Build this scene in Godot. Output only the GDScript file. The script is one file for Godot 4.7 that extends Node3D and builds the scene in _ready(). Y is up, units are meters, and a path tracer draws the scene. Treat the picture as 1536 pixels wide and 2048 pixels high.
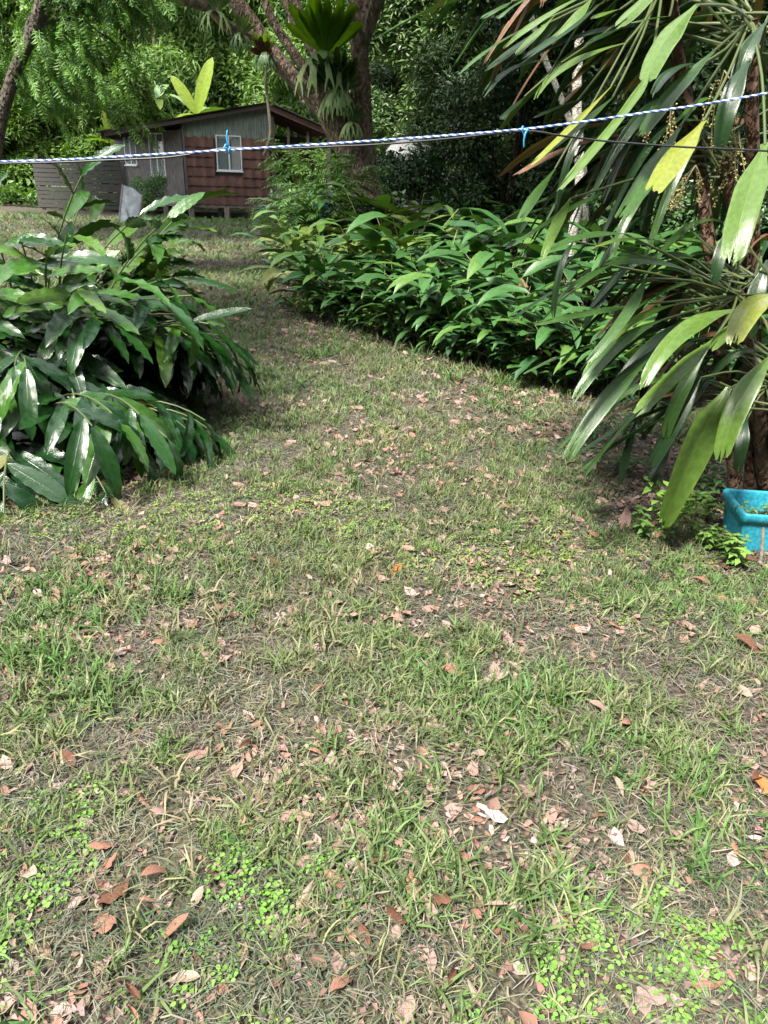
extends Node3D
# A mown clearing between ginger clumps and a palm, with a stilted shed and rainforest behind. Units: metres, y up.
const PALM_LEAVES = [
	[0.869,2.208,-3.000,0.742,2.094,-2.790,0.650,2.018,-2.700,0.048,0,4],
	[0.609,2.158,-3.000,0.411,2.052,-2.740,0.303,1.942,-2.600,0.047,0,4],
	[0.515,2.097,-3.000,0.425,2.013,-2.790,0.353,1.937,-2.700,0.032,0,4],
	[0.635,2.152,-3.000,0.548,2.056,-2.790,0.467,1.991,-2.700,0.038,0,4],
	[0.448,2.171,-3.100,0.346,2.101,-2.890,0.298,2.049,-2.800,0.036,1,4],
	[0.392,2.168,-3.200,0.320,2.110,-2.990,0.254,2.063,-2.900,0.026,1,4],
	[0.475,2.091,-3.100,0.272,1.985,-2.840,0.179,1.877,-2.700,0.031,1,4],
	[0.510,2.097,-3.200,0.390,1.999,-2.990,0.284,1.916,-2.900,0.031,2,4],
	[0.803,2.042,-3.100,0.494,1.953,-2.840,0.429,1.818,-2.700,0.037,0,4],
	[0.602,1.984,-3.200,0.373,1.989,-2.990,0.284,1.840,-2.900,0.042,2,4],
	[0.958,2.127,-2.900,0.781,1.978,-2.690,0.746,1.865,-2.600,0.075,0,0],
	[0.968,2.142,-3.200,0.847,2.108,-3.040,0.774,2.084,-3.000,0.031,1,4],
	[0.787,2.158,-3.200,0.695,2.122,-3.040,0.636,2.091,-3.000,0.024,0,4],
	[0.813,2.112,-3.300,0.713,2.074,-3.140,0.647,2.026,-3.100,0.043,2,4],
	[0.745,1.899,-3.000,0.573,1.750,-2.790,0.437,1.629,-2.700,0.030,0,4],
	[0.781,1.874,-3.100,0.646,1.774,-2.940,0.497,1.654,-2.900,0.028,1,4],
	[0.838,1.937,-2.900,0.749,1.839,-2.640,0.495,1.557,-2.500,0.051,0,4],
	[1.115,2.029,-3.100,0.886,1.863,-2.840,0.782,1.729,-2.700,0.061,1,0],
	[1.079,1.982,-3.100,0.885,1.976,-2.890,0.829,1.845,-2.800,0.051,2,0],
	[1.054,1.795,-2.900,0.897,1.673,-2.690,0.818,1.560,-2.600,0.089,0,0],
	[0.992,1.780,-2.950,0.822,1.566,-2.740,0.740,1.477,-2.650,0.075,1,0],
	[1.192,1.724,-2.700,1.068,1.559,-2.490,1.037,1.375,-2.400,0.109,0,0],
	[0.700,1.925,-3.300,0.643,1.887,-3.190,0.611,1.847,-3.200,0.017,3,4],
	[0.697,1.874,-3.300,0.573,1.838,-3.140,0.491,1.792,-3.100,0.038,2,4],
	[0.601,1.631,-3.100,0.488,1.535,-2.890,0.433,1.447,-2.800,0.043,1,4],
	[0.672,1.529,-3.100,0.580,1.449,-2.890,0.532,1.328,-2.800,0.048,0,1],
	[0.488,1.881,-3.300,0.420,1.832,-3.140,0.370,1.783,-3.100,0.034,2,4],
	[0.878,1.412,-3.000,0.646,1.438,-2.790,0.531,1.365,-2.700,0.036,1,2],
	[1.198,1.318,-3.100,0.926,1.465,-2.890,0.695,1.370,-2.800,0.031,0,2],
	[1.218,1.263,-3.100,0.928,1.371,-2.890,0.754,1.321,-2.800,0.052,1,2],
	[0.893,1.278,-3.200,0.778,1.272,-3.040,0.709,1.197,-3.000,0.036,1,2],
	[1.047,1.146,-3.100,0.789,1.152,-2.890,0.524,1.096,-2.800,0.038,1,2],
	[0.976,1.257,-3.000,0.904,1.184,-2.790,0.719,0.981,-2.700,0.048,1,2],
	[1.173,1.151,-3.100,0.863,1.143,-2.890,0.759,0.932,-2.800,0.054,0,2],
	[1.075,1.099,-3.000,0.818,1.076,-2.790,0.692,0.838,-2.700,0.057,1,2],
	[1.130,0.981,-3.100,0.899,0.897,-2.890,0.745,0.670,-2.800,0.068,2,2],
	[1.062,0.955,-3.000,0.835,0.854,-2.815,0.705,0.571,-2.750,0.075,1,2],
	[1.317,1.165,-2.900,0.996,1.168,-2.690,0.902,0.922,-2.600,0.076,0,2],
	[1.275,1.046,-2.950,1.083,0.962,-2.765,0.927,0.791,-2.700,0.080,0,2],
	[1.393,1.237,-2.800,1.204,1.247,-2.615,1.166,1.096,-2.550,0.094,0,2],
	[1.383,1.114,-3.000,1.262,1.100,-2.840,1.203,1.025,-2.800,0.061,0,2],
	[1.498,1.008,-2.900,1.301,0.887,-2.740,1.293,0.616,-2.700,0.096,0,2],
	[1.446,0.812,-3.100,1.341,0.662,-3.015,1.266,0.159,-3.050,0.143,0,3],
	[1.402,0.809,-3.300,1.288,0.647,-3.190,1.218,0.394,-3.200,0.086,2,3],
	[1.184,0.567,-3.400,1.125,0.462,-3.290,1.130,0.261,-3.300,0.038,2,3],
	[1.372,0.449,-3.400,1.288,0.373,-3.290,1.256,0.227,-3.300,0.057,2,3],
	[1.655,0.618,-3.300,1.605,0.534,-3.190,1.622,0.386,-3.200,0.064,2,3],
	[1.348,1.448,-3.200,1.273,1.344,-3.090,1.290,1.224,-3.100,0.056,2,2],
	[0.746,2.201,-3.300,0.577,2.067,-3.090,0.412,1.964,-3.000,0.043,2,4],
	[1.129,1.718,-3.500,1.037,1.573,-3.390,1.075,1.386,-3.400,0.063,2,1],
	[0.778,1.355,-3.400,0.685,1.283,-3.290,0.704,1.031,-3.300,0.039,2,2],
	[1.280,1.052,-3.300,1.066,0.991,-3.140,0.930,0.737,-3.100,0.051,2,2],
	[1.576,1.313,-3.300,1.493,1.163,-3.190,1.534,0.996,-3.200,0.084,2,3],
	[1.412,0.949,-3.300,1.251,0.738,-3.190,1.260,0.534,-3.200,0.067,1,2],
	[1.286,2.016,-3.200,1.178,1.892,-3.090,1.204,1.712,-3.100,0.081,2,0],
	[1.362,2.158,-3.300,1.230,2.053,-3.190,1.265,1.869,-3.200,0.074,2,1],
	[0.999,1.197,-3.400,0.886,1.146,-3.290,0.841,0.993,-3.300,0.039,2,2],
	[1.081,1.466,-3.400,0.918,1.439,-3.290,0.863,1.205,-3.300,0.042,2,1],
	[0.796,1.819,-3.500,0.692,1.732,-3.390,0.679,1.452,-3.400,0.033,2,4],
	[1.107,1.660,-3.400,0.920,1.496,-3.240,0.890,1.298,-3.200,0.045,1,1]]
const PALM_CROWNS = [[1.335,2.173,-3.400],[1.429,1.692,-3.600],[1.505,1.159,-3.350],[1.757,0.768,-3.350],[1.008,2.341,-3.500]]
const FALLEN = [[0.261,-2.101,0.101,0], [0.397,-2.068,0.134,4], [-0.385,-1.722,0.079,1], [-0.749,-3.735,0.071,0], [-0.575,-4.649,0.093,2], [0.058,-2.821,0.096,3], [1.223,-3.405,0.158,2], [1.344,-3.410,0.102,0], [0.854,-2.910,0.076,2], [1.136,-3.075,0.094,0], [1.392,-2.802,0.100,0], [0.474,-2.329,0.094,2], [1.414,-2.345,0.133,2], [1.374,-2.317,0.113,1], [-0.610,-1.208,0.096,1], [-0.519,-1.195,0.052,0], [-0.485,-1.168,0.040,0], [-0.491,-0.980,0.074,1], [-0.479,-0.942,0.062,0], [0.496,-1.115,0.105,0], [0.430,-1.084,0.058,2], [0.721,-1.093,0.061,2], [0.228,-1.053,0.062,0], [0.247,-1.188,0.054,0], [0.161,-1.214,0.079,1], [0.121,-1.257,0.061,2], [0.573,-1.510,0.050,2], [0.610,-1.491,0.055,1], [0.815,-1.442,0.070,2], [0.801,-1.882,0.090,0], [0.398,-1.871,0.054,5], [-0.619,-2.460,0.071,0], [0.049,-2.522,0.044,2], [-1.077,-2.271,0.070,1], [-1.121,-9.122,0.206,3], [0.784,-4.007,0.087,0], [-0.680,-1.532,0.056,2], [-1.012,-1.508,0.041,0], [0.188,-1.035,0.070,1], [0.464,-1.355,0.039,5], [-1.516,-7.214,0.088,4], [0.272,-3.141,0.081,2], [0.743,-1.045,0.088,0], [-0.153,-1.214,0.077,4], [-0.394,-1.013,0.080,4], [1.126,-1.634,0.082,3], [-0.615,-3.041,0.060,0], [0.674,-1.372,0.047,2], [0.689,-1.343,0.043,0], [-0.189,-1.010,0.043,0], [-0.025,-1.304,0.038,0], [0.354,-1.158,0.047,0], [0.146,-1.067,0.049,2], [-0.040,-1.124,0.041,0], [-0.586,-0.953,0.044,2], [-0.782,-1.070,0.049,2], [1.310,-4.069,0.089,1], [1.426,-2.686,0.084,0], [1.745,-6.728,0.110,2], [0.361,-6.299,0.078,2], [0.104,-1.536,0.050,2], [0.759,-2.003,0.050,3], [0.752,-2.435,0.047,3], [1.703,-3.033,0.102,1], [1.552,-2.974,0.091,1], [-0.119,-2.672,0.042,2], [-1.139,-1.954,0.043,1], [0.529,-2.320,0.064,2], [0.035,-1.438,0.053,2], [1.062,-1.730,0.045,2]]
const ROPE = [Vector3(-1.7627,1.5504,-1.9000),Vector3(-0.9293,1.5868,-1.9000),Vector3(-0.6460,1.6072,-1.9000),Vector3(-0.3943,1.6295,-1.9000),Vector3(-0.2956,1.6381,-1.9000),Vector3(-0.0305,1.6627,-1.9000),Vector3(0.2875,1.6960,-1.9000),Vector3(0.5643,1.7395,-1.9000),Vector3(0.8188,1.7855,-1.9000),Vector3(1.3943,1.9139,-1.9000)]
const CABLE = [Vector3(-1.7788,1.5446,-1.9150),Vector3(-0.9374,1.5824,-1.9150),Vector3(-0.6993,1.5971,-1.9150),Vector3(-0.5453,1.6088,-1.9150),Vector3(-0.4622,1.6222,-1.9150),Vector3(-0.3972,1.6339,-1.9150),Vector3(-0.2746,1.6371,-1.9150),Vector3(-0.0305,1.6549,-1.9150),Vector3(0.1192,1.6714,-1.9150),Vector3(0.2856,1.6925,-1.9150),Vector3(0.3716,1.6863,-1.9150),Vector3(0.4765,1.6785,-1.9150),Vector3(0.6392,1.6728,-1.9150),Vector3(0.8546,1.6708,-1.9150),Vector3(1.5115,1.6591,-1.9150)]

var rng := RandomNumberGenerator.new()
var nz := FastNoiseLite.new()
var used := {}
var M := {}
var bed := PackedVector2Array([Vector2(-1.0, -8.8), Vector2(0.0, -7.75), Vector2(0.6, -6.95), Vector2(1.3, -6.15), Vector2(2.3, -5.5), Vector2(5.0, -4.9), Vector2(7.0, -15.5), Vector2(-1.5, -15.5), Vector2(-1.75, -12.0)])

# ---------------------------------------------------------------- mesh builder
class MB:
	var v := PackedVector3Array()
	var c := PackedColorArray()
	var uv := PackedVector2Array()
	var ix := PackedInt32Array()
	func vert(p: Vector3, col := Color.WHITE, t := Vector2.ZERO) -> int:
		v.append(p); c.append(col); uv.append(t)
		return v.size() - 1
	func tri(a: int, b: int, d: int) -> void:
		ix.append(a); ix.append(b); ix.append(d)
	func quad(a: int, b: int, d: int, e: int) -> void:
		tri(a, b, d); tri(a, d, e)
	func face(p: Array, col := Color.WHITE) -> void:      # flat polygon (fan), clockwise from outside
		var s := v.size()
		for q in p: vert(q, col, Vector2(q.x + q.z, q.y))
		for i in range(1, p.size() - 1): tri(s, s + i, s + i + 1)
	func grid(rows: int, cols: int, start: int) -> void:
		for r in rows - 1:
			for k in cols - 1:
				var a := start + r * cols + k
				quad(a, a + cols, a + cols + 1, a + 1)
	func box(ce: Vector3, sz: Vector3, b := Basis.IDENTITY, col := Color.WHITE) -> void:
		var h := sz * 0.5
		for ax in 3:
			for sg in [-1.0, 1.0]:
				var nn := Vector3.ZERO; nn[ax] = sg
				var u := Vector3.ZERO; u[(ax + 1) % 3] = 1.0
				var w := nn.cross(u)
				var s := v.size()
				for q in [[-1, -1], [-1, 1], [1, 1], [1, -1]]:
					var p: Vector3 = nn + u * float(q[0]) + w * float(q[1])
					vert(ce + b * (p * h), col, Vector2(p.dot(u) * absf(h.dot(u)), p.dot(w) * absf(h.dot(w))))
				quad(s, s + 1, s + 2, s + 3)
	func bar(a: Vector3, b: Vector3, wd: float, ht: float, col := Color.WHITE, up := Vector3.UP) -> void:
		var z := (b - a).normalized()
		var x := up.cross(z)
		if x.length() < 0.01: x = Vector3.RIGHT.cross(z)
		x = x.normalized()
		box((a + b) * 0.5, Vector3(wd, ht, (b - a).length()), Basis(x, z.cross(x), z), col)
	func tube(p: Array, r: Array, sides: int, col := Color.WHITE, rough := 0.0, seed0 := 0.0) -> void:
		var n := p.size()
		var x := Vector3.ZERO
		var start := v.size()
		var run := 0.0
		for i in n:
			var t: Vector3 = (p[mini(i + 1, n - 1)] - p[maxi(i - 1, 0)]).normalized()
			if i == 0:
				x = t.cross(Vector3(0.31, 0.2, 0.93)).normalized()
			else:
				x = (x - t * x.dot(t)).normalized()
				run += (p[i] - p[i - 1]).length()
			var y := t.cross(x)
			for k in sides + 1:
				var a := TAU * k / sides
				var rr: float = r[i]
				if rough > 0.0:
					rr *= 1.0 + rough * (sin(a * 3.0 + seed0 + run * 2.3) * 0.5 + sin(a * 2.0 - run * 4.1 + seed0 * 2.0) * 0.5 + sin(a * 7.0 + run * 1.7) * 0.25) * (1.0)
				vert(p[i] + (x * cos(a) + y * sin(a)) * rr, col, Vector2(float(k) / sides, run))
		for i in n - 1:
			for k in sides:
				var q := start + i * (sides + 1) + k
				quad(q, q + 1, q + sides + 2, q + sides + 1)
		for e in 2:                                          # end caps
			var o := start + (0 if e == 0 else (n - 1) * (sides + 1))
			var m := vert(p[0] if e == 0 else p[n - 1], col)
			for k in sides:
				if e == 0: tri(m, o + k + 1, o + k)
				else: tri(m, o + k, o + k + 1)
	func done(smooth := true) -> ArrayMesh:
		var n := PackedVector3Array()
		n.resize(v.size())
		for i in range(0, ix.size(), 3):
			var f := (v[ix[i + 2]] - v[ix[i]]).cross(v[ix[i + 1]] - v[ix[i]])
			for k in 3: n[ix[i + k]] += f
		for i in n.size(): n[i] = n[i].normalized() if n[i].length() > 1e-12 else Vector3.UP
		var arr := []
		arr.resize(Mesh.ARRAY_MAX)
		arr[Mesh.ARRAY_VERTEX] = v; arr[Mesh.ARRAY_NORMAL] = n; arr[Mesh.ARRAY_COLOR] = c; arr[Mesh.ARRAY_TEX_UV] = uv; arr[Mesh.ARRAY_INDEX] = ix
		var m := ArrayMesh.new()
		m.add_surface_from_arrays(Mesh.PRIMITIVE_TRIANGLES, arr)
		return m

# ---------------------------------------------------------------- small helpers
func rf(a: float, b: float) -> float: return rng.randf_range(a, b)
func rv(a: float) -> Vector3: return Vector3(rf(-a, a), rf(-a, a), rf(-a, a))
func lin(r: float, g: float, b: float) -> Color: return Color(r, g, b).linear_to_srgb()
func numbered(n: String) -> String:
	used[n] = used.get(n, -1) + 1
	return n if used[n] == 0 else "%s_%03d" % [n, used[n]]
func meta(o, label := "", category := "", group := "", kind := "") -> void:
	if label: o.set_meta("label", label)
	if category: o.set_meta("category", category)
	if group: o.set_meta("group", group)
	if kind: o.set_meta("kind", kind)
func thing(n: String, at: Vector3, label: String, category: String, group := "", turn := 0.0) -> Node3D:
	var o := Node3D.new()
	o.name = numbered(n); add_child(o)
	o.position = at; o.rotation.y = turn
	meta(o, label, category, group)
	return o
func obj(n: String, mesh: Mesh, mat: Material, parent: Node, xf := Transform3D.IDENTITY) -> MeshInstance3D:
	var o := MeshInstance3D.new()
	o.name = numbered(n) if parent == self else n
	o.mesh = mesh; o.material_override = mat; o.transform = xf
	parent.add_child(o, true)
	return o
func clone(o: Node3D, base: String, at: Vector3, turn: float, sc := 1.0) -> Node3D:
	var r: Node3D = o.duplicate()
	r.name = numbered(base); add_child(r)
	r.position = at; r.rotation.y = turn; r.scale = Vector3.ONE * sc
	return r
func many(n: String, mesh: Mesh, mat: Material, xs: Array, cols: Array, parent: Node) -> MultiMeshInstance3D:
	var mm := MultiMesh.new()
	mm.transform_format = MultiMesh.TRANSFORM_3D
	mm.use_colors = true
	mm.mesh = mesh
	mm.instance_count = xs.size()
	for i in xs.size():
		mm.set_instance_transform(i, xs[i])
		mm.set_instance_color(i, cols[i])
	var o := MultiMeshInstance3D.new()
	o.name = numbered(n) if parent == self else n
	o.multimesh = mm; o.material_override = mat
	parent.add_child(o, true)
	if parent != self: o.set_meta("kind", "stuff")
	return o
func frame(at: Vector3, dir: Vector3, nrm: Vector3, sc := 1.0) -> Transform3D:
	var z := dir.normalized()
	var x := nrm.cross(z)
	if x.length() < 0.02: x = Vector3(0.7, 0.1, 0.7).cross(z)
	x = x.normalized()
	return Transform3D(Basis(x * sc, z.cross(x) * sc, z * sc), at)
func std(col: Color, rough := 0.7, vc := false) -> StandardMaterial3D:
	var m := StandardMaterial3D.new()
	m.albedo_color = col; m.roughness = rough
	m.vertex_color_use_as_albedo = vc
	m.cull_mode = BaseMaterial3D.CULL_DISABLED
	return m
func leafy(col: Color, rough: float, back: float, tex: Texture2D = null, nrm: Texture2D = null, spec := 0.5) -> StandardMaterial3D:
	var m := std(col, rough, true)
	m.metallic_specular = spec
	if back > 0.0:
		m.backlight_enabled = true
		m.backlight = Color(back * 0.9, back, back * 0.35)
	if tex: m.albedo_texture = tex
	if nrm:
		m.normal_enabled = true; m.normal_texture = nrm; m.normal_scale = 0.7
	return m
func noise_tex(freq: float, seed0: int, cols: Array, offs: Array, size := 512, oct := 5) -> NoiseTexture2D:
	var f := FastNoiseLite.new()
	f.noise_type = FastNoiseLite.TYPE_SIMPLEX_SMOOTH
	f.frequency = freq; f.seed = seed0; f.fractal_octaves = oct
	var g := Gradient.new()
	g.colors = PackedColorArray(cols); g.offsets = PackedFloat32Array(offs)
	var t := NoiseTexture2D.new()
	t.width = size; t.height = size; t.seamless = true; t.noise = f; t.color_ramp = g
	return t
func bump_tex(freq: float, seed0: int, strength := 4.0, size := 512) -> NoiseTexture2D:
	var f := FastNoiseLite.new()
	f.frequency = freq; f.seed = seed0; f.fractal_octaves = 5
	var t := NoiseTexture2D.new()
	t.width = size; t.height = size; t.seamless = true; t.noise = f; t.as_normal_map = true; t.bump_strength = strength
	return t
func vein_image(kind: int, w := 128, h := 512) -> Array:      # [colour, normal]: midrib and veins of a leaf; kind 0 oblique veins, 1 lengthwise pleats, 2 dry leaf
	var col := Image.create(w, h, false, Image.FORMAT_RGB8)
	var hgt := Image.create(w, h, false, Image.FORMAT_RGB8)
	var n2 := FastNoiseLite.new(); n2.frequency = 0.02; n2.seed = 5 + kind; n2.fractal_octaves = 4
	for j in h:
		for i in w:
			var x := (i + 0.5) / w * 2.0 - 1.0
			var t := (j + 0.5) / h
			var ax := absf(x)
			var q := 0.0
			if kind == 0: q = fposmod(t * 34.0 - ax * 5.5 + n2.get_noise_2d(i, j) * 0.6, 1.0)
			elif kind == 1: q = fposmod(x * 11.0 + n2.get_noise_2d(i * 0.3, j * 0.3), 1.0)
			else: q = fposmod(t * 13.0 - ax * 3.0 + n2.get_noise_2d(i, j) * 0.3, 1.0)
			var line := smoothstep(0.0, 0.14, q) * smoothstep(1.0, 0.86, q)
			var rib := smoothstep(0.035, 0.075, ax)
			var nn := n2.get_noise_2d(i * 1.5, j * 1.5)
			var b := 0.85 + 0.13 * nn
			var cc := Color(b, b, b)
			if kind == 0: cc = cc.lerp(Color(1.0, 1.0, 0.9), (1.0 - line) * 0.13).lerp(Color(1.0, 1.0, 0.62), (1.0 - rib) * 0.5)
			elif kind == 1: cc = cc.lerp(Color(1.0, 1.0, 0.85), (1.0 - line) * 0.4).lerp(Color(1.0, 1.0, 0.7), (1.0 - rib) * 0.3)
			else:
				var spot := smoothstep(0.28, 0.42, n2.get_noise_2d(i * 2.6 + 300.0, j * 2.6))
				cc = cc.lerp(Color(1.0, 0.92, 0.8), (1.0 - line) * 0.22).lerp(Color(1.0, 0.9, 0.75), (1.0 - rib) * 0.4).lerp(Color(0.45, 0.34, 0.28), spot * 0.7)
			col.set_pixel(i, j, cc)
			var hh := 0.5 + 0.35 * (line - 1.0) * 0.6 + 0.35 * (rib - 1.0) + nn * 0.06
			hgt.set_pixel(i, j, Color(hh, hh, hh))
	hgt.bump_map_to_normal_map(3.0)
	col.generate_mipmaps(); hgt.generate_mipmaps()
	return [ImageTexture.create_from_image(col), ImageTexture.create_from_image(hgt)]

# ---------------------------------------------------------------- the lie of the land
func gh(x: float, z: float) -> float:
	var hill := maxf(0.0, -33.0 - z)
	var y := hill * 0.3 * smoothstep(0.0, 6.0, hill)
	y += nz.get_noise_2d(x * 7.0, z * 7.0) * 0.05 * smoothstep(2.0, 12.0, -z) + nz.get_noise_2d(x * 60.0, z * 60.0) * 0.012 + nz.get_noise_2d(x * 260.0 + 90.0, z * 260.0) * 0.006
	return y
func in_clump(x: float, z: float, grow := 0.0) -> bool:
	return Vector2((x + 2.35) / (1.15 + grow), (z + 4.55) / (0.95 + grow)).length() < 1.0
func in_bed(x: float, z: float) -> bool: return Geometry2D.is_point_in_polygon(Vector2(x, z), bed)
func bare(x: float, z: float) -> float:       # 0 lawn .. 1 bare wheel track or worn ground
	var w := nz.get_noise_2d(x * 9.0, z * 9.0)
	var t := smoothstep(0.8, 0.25, absf(z + 14.3 + x * 0.12 + w * 0.7))
	t = maxf(t, 0.75 * smoothstep(0.9, 0.3, absf(z + 19.8 + x * 0.1 + w * 1.2)))
	t = maxf(t, smoothstep(0.9, 0.2, Vector2(x - 1.75, (z + 4.1) * 0.7).length() + w * 0.25))
	t = maxf(t, 0.8 * smoothstep(0.5, 0.1, Vector2((x + 0.75) * 0.9, (z + 8.6) * 0.45).length() + w * 0.2))
	return t

# ---------------------------------------------------------------- leaf shapes
func leaf(L: float, W: float, bend: float, fold: float, wave: float, freq: float, sd: float, power := 0.85, peak := 0.85, rows := 11, twist := 0.0) -> ArrayMesh:
	var mb := MB.new()
	var p := Vector3.ZERO
	var cols := [-1.0, -0.55, 0.0, 0.55, 1.0]
	for r in rows:
		var t := float(r) / (rows - 1)
		var th := bend * pow(t, 1.2)
		var dir := Vector3(0, -sin(th), cos(th))
		var nn := Vector3(0, cos(th), sin(th))
		if r > 0: p += dir * L / (rows - 1)
		var w := W * 0.5 * maxf(pow(sin(PI * pow(clampf(t, 0.0, 1.0), peak)), power), 0.02)
		var tw := twist * t
		for k in cols:
			var ka: float = k
			var off: Vector3 = Vector3.RIGHT * ka * w * cos(fold)
			var up := absf(ka) * w * sin(fold) + wave * W * sin(freq * TAU * t + sd + (1.7 if ka > 0.0 else 0.0)) * ka * ka * minf(1.0, w / (W * 0.3))
			off = Vector3(off.x * cos(tw), off.x * sin(tw), 0)
			mb.vert(p + off + nn * up, Color.WHITE, Vector2(0.5 + 0.5 * ka, t))
	mb.grid(rows, 5, 0)
	return mb.done()
func spray(n: int, spread: float, ll: float, lw: float, sd: int, droop := 0.2) -> ArrayMesh:     # a twig end with n small folded leaves
	rng.seed = sd
	var mb := MB.new()
	for i in n:
		var d := Vector3(rf(-1, 1), rf(-0.5, 0.8) - droop, rf(-1, 1)).normalized()
		var at := d * spread * rf(0.25, 0.9)
		var f := frame(at, d + rv(0.5), Vector3(rf(-0.4, 0.4), 1, rf(-0.4, 0.4)))
		var l := ll * rf(0.7, 1.2); var w := lw * rf(0.8, 1.15) * 0.5
		var k := rf(0.75, 1.2)
		var cc := Color(k * rf(0.9, 1.1), k, k * rf(0.8, 1.1))
		var a := mb.vert(f * Vector3(0, 0, 0), cc)
		var b := mb.vert(f * Vector3(-w, w * 0.35, l * 0.42), cc)
		var e := mb.vert(f * Vector3(0, -l * 0.1, l), cc)
		var g := mb.vert(f * Vector3(w, w * 0.35, l * 0.42), cc)
		mb.tri(a, b, e)
		var a2 := mb.vert(mb.v[a], cc); var e2 := mb.vert(mb.v[e], cc)
		mb.tri(a2, e2, g)
	return mb.done()
func feather(pairs: int, L: float, pl: float, pw: float, bend: float, tapered := true) -> ArrayMesh:    # a pinnate frond
	var mb := MB.new()
	var p := Vector3.ZERO
	var spine := [p]
	for i in pairs:
		var t := (i + 1.0) / pairs
		var th := bend * t
		var dir := Vector3(0, -sin(th), cos(th)); var nn := Vector3(0, cos(th), sin(th))
		p += dir * L / pairs
		spine.append(p)
		var s := sin(PI * clampf(t * 0.86 + 0.1, 0, 1)) if tapered else 1.0
		for sg in [-1.0, 1.0]:
			var d: Vector3 = (Vector3.RIGHT * sg * 0.86 + dir * 0.5 - nn * 0.18).normalized()
			var l := pl * s * (0.8 + 0.4 * fposmod(i * 0.618 + sg * 0.27 + L, 1.0)); var wd := dir * pw * (0.35 + 0.3 * fposmod(i * 0.41 + sg * 0.7, 1.0))
			d = (d + dir * (fposmod(i * 0.83 + sg * 0.31, 1.0) - 0.5) * 0.5 + nn * (fposmod(i * 0.57 - sg * 0.4, 1.0) - 0.5) * 0.5).normalized()
			var k := 0.85 + 0.3 * fposmod(i * 0.37 + sg, 1.0)
			var cc := Color(k, k, k)
			var a := mb.vert(p, cc); var b := mb.vert(p + d * l * 0.4 + wd + nn * 0.004, cc); var e := mb.vert(p + d * l - nn * l * 0.12, cc); var g := mb.vert(p + d * l * 0.4 - wd, cc)
			mb.quad(a, b, e, g)
	for i in pairs:
		var a: Vector3 = spine[i]; var b: Vector3 = spine[i + 1]
		var q := mb.v.size()
		mb.vert(a + Vector3(-0.003, 0, 0)); mb.vert(b + Vector3(-0.003, 0, 0)); mb.vert(b + Vector3(0.003, 0, 0)); mb.vert(a + Vector3(0.003, 0, 0))
		mb.quad(q, q + 1, q + 2, q + 3)
	return mb.done()

# ---------------------------------------------------------------- trees
func crown_cloud(blobs: Array, n: int, s0: float, s1: float, c0: Color, c1: Color, flat := 0.8, hang := 0.0) -> Array:
	var xs := []; var cs := []
	var tot := 0.0
	for b in blobs: tot += b[1] * b[1]
	for b in blobs:
		var k := int(n * b[1] * b[1] / tot)
		for i in k:
			var d := Vector3(rng.randfn(), rng.randfn(), rng.randfn()).normalized()
			var r: float = b[1] * (0.35 + 0.65 * sqrt(rng.randf())) * rf(0.85, 1.1)
			var at: Vector3 = b[0] + Vector3(d.x * r, d.y * r * flat, d.z * r)
			xs.append(frame(at, Vector3(d.x, -0.45 - hang, d.z) + rv(0.6), Vector3(d.x * 0.9, 0.8, d.z * 0.9) + rv(0.35), rf(s0, s1)))
			var cc := c0.lerp(c1, rng.randf()) * rf(0.75, 1.25)
			cs.append(Color(cc.r, cc.g, cc.b))
	return [xs, cs]
func path(a: Vector3, b: Vector3, sag: Vector3, n := 7, wob := 0.0) -> Array:
	var o := []
	for i in n:
		var t := float(i) / (n - 1)
		o.append(a.lerp(b, t) + sag * 4.0 * t * (1.0 - t) + (rv(wob) if i > 0 and i < n - 1 else Vector3.ZERO))
	return o
func taper(a: float, b: float, n: int) -> Array:
	var o := []
	for i in n: o.append(lerpf(a, b, pow(float(i) / (n - 1), 0.8)))
	return o
func smooth(p: Array, n: int) -> Array:          # a smooth line through points
	var c := Curve3D.new()
	for i in p.size():
		var t: Vector3 = (p[mini(i + 1, p.size() - 1)] - p[maxi(i - 1, 0)]) / 6.0
		c.add_point(p[i], -t, t)
	var o := []
	for i in n: o.append(c.sample_baked(c.get_baked_length() * i / (n - 1), true))
	return o
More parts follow.
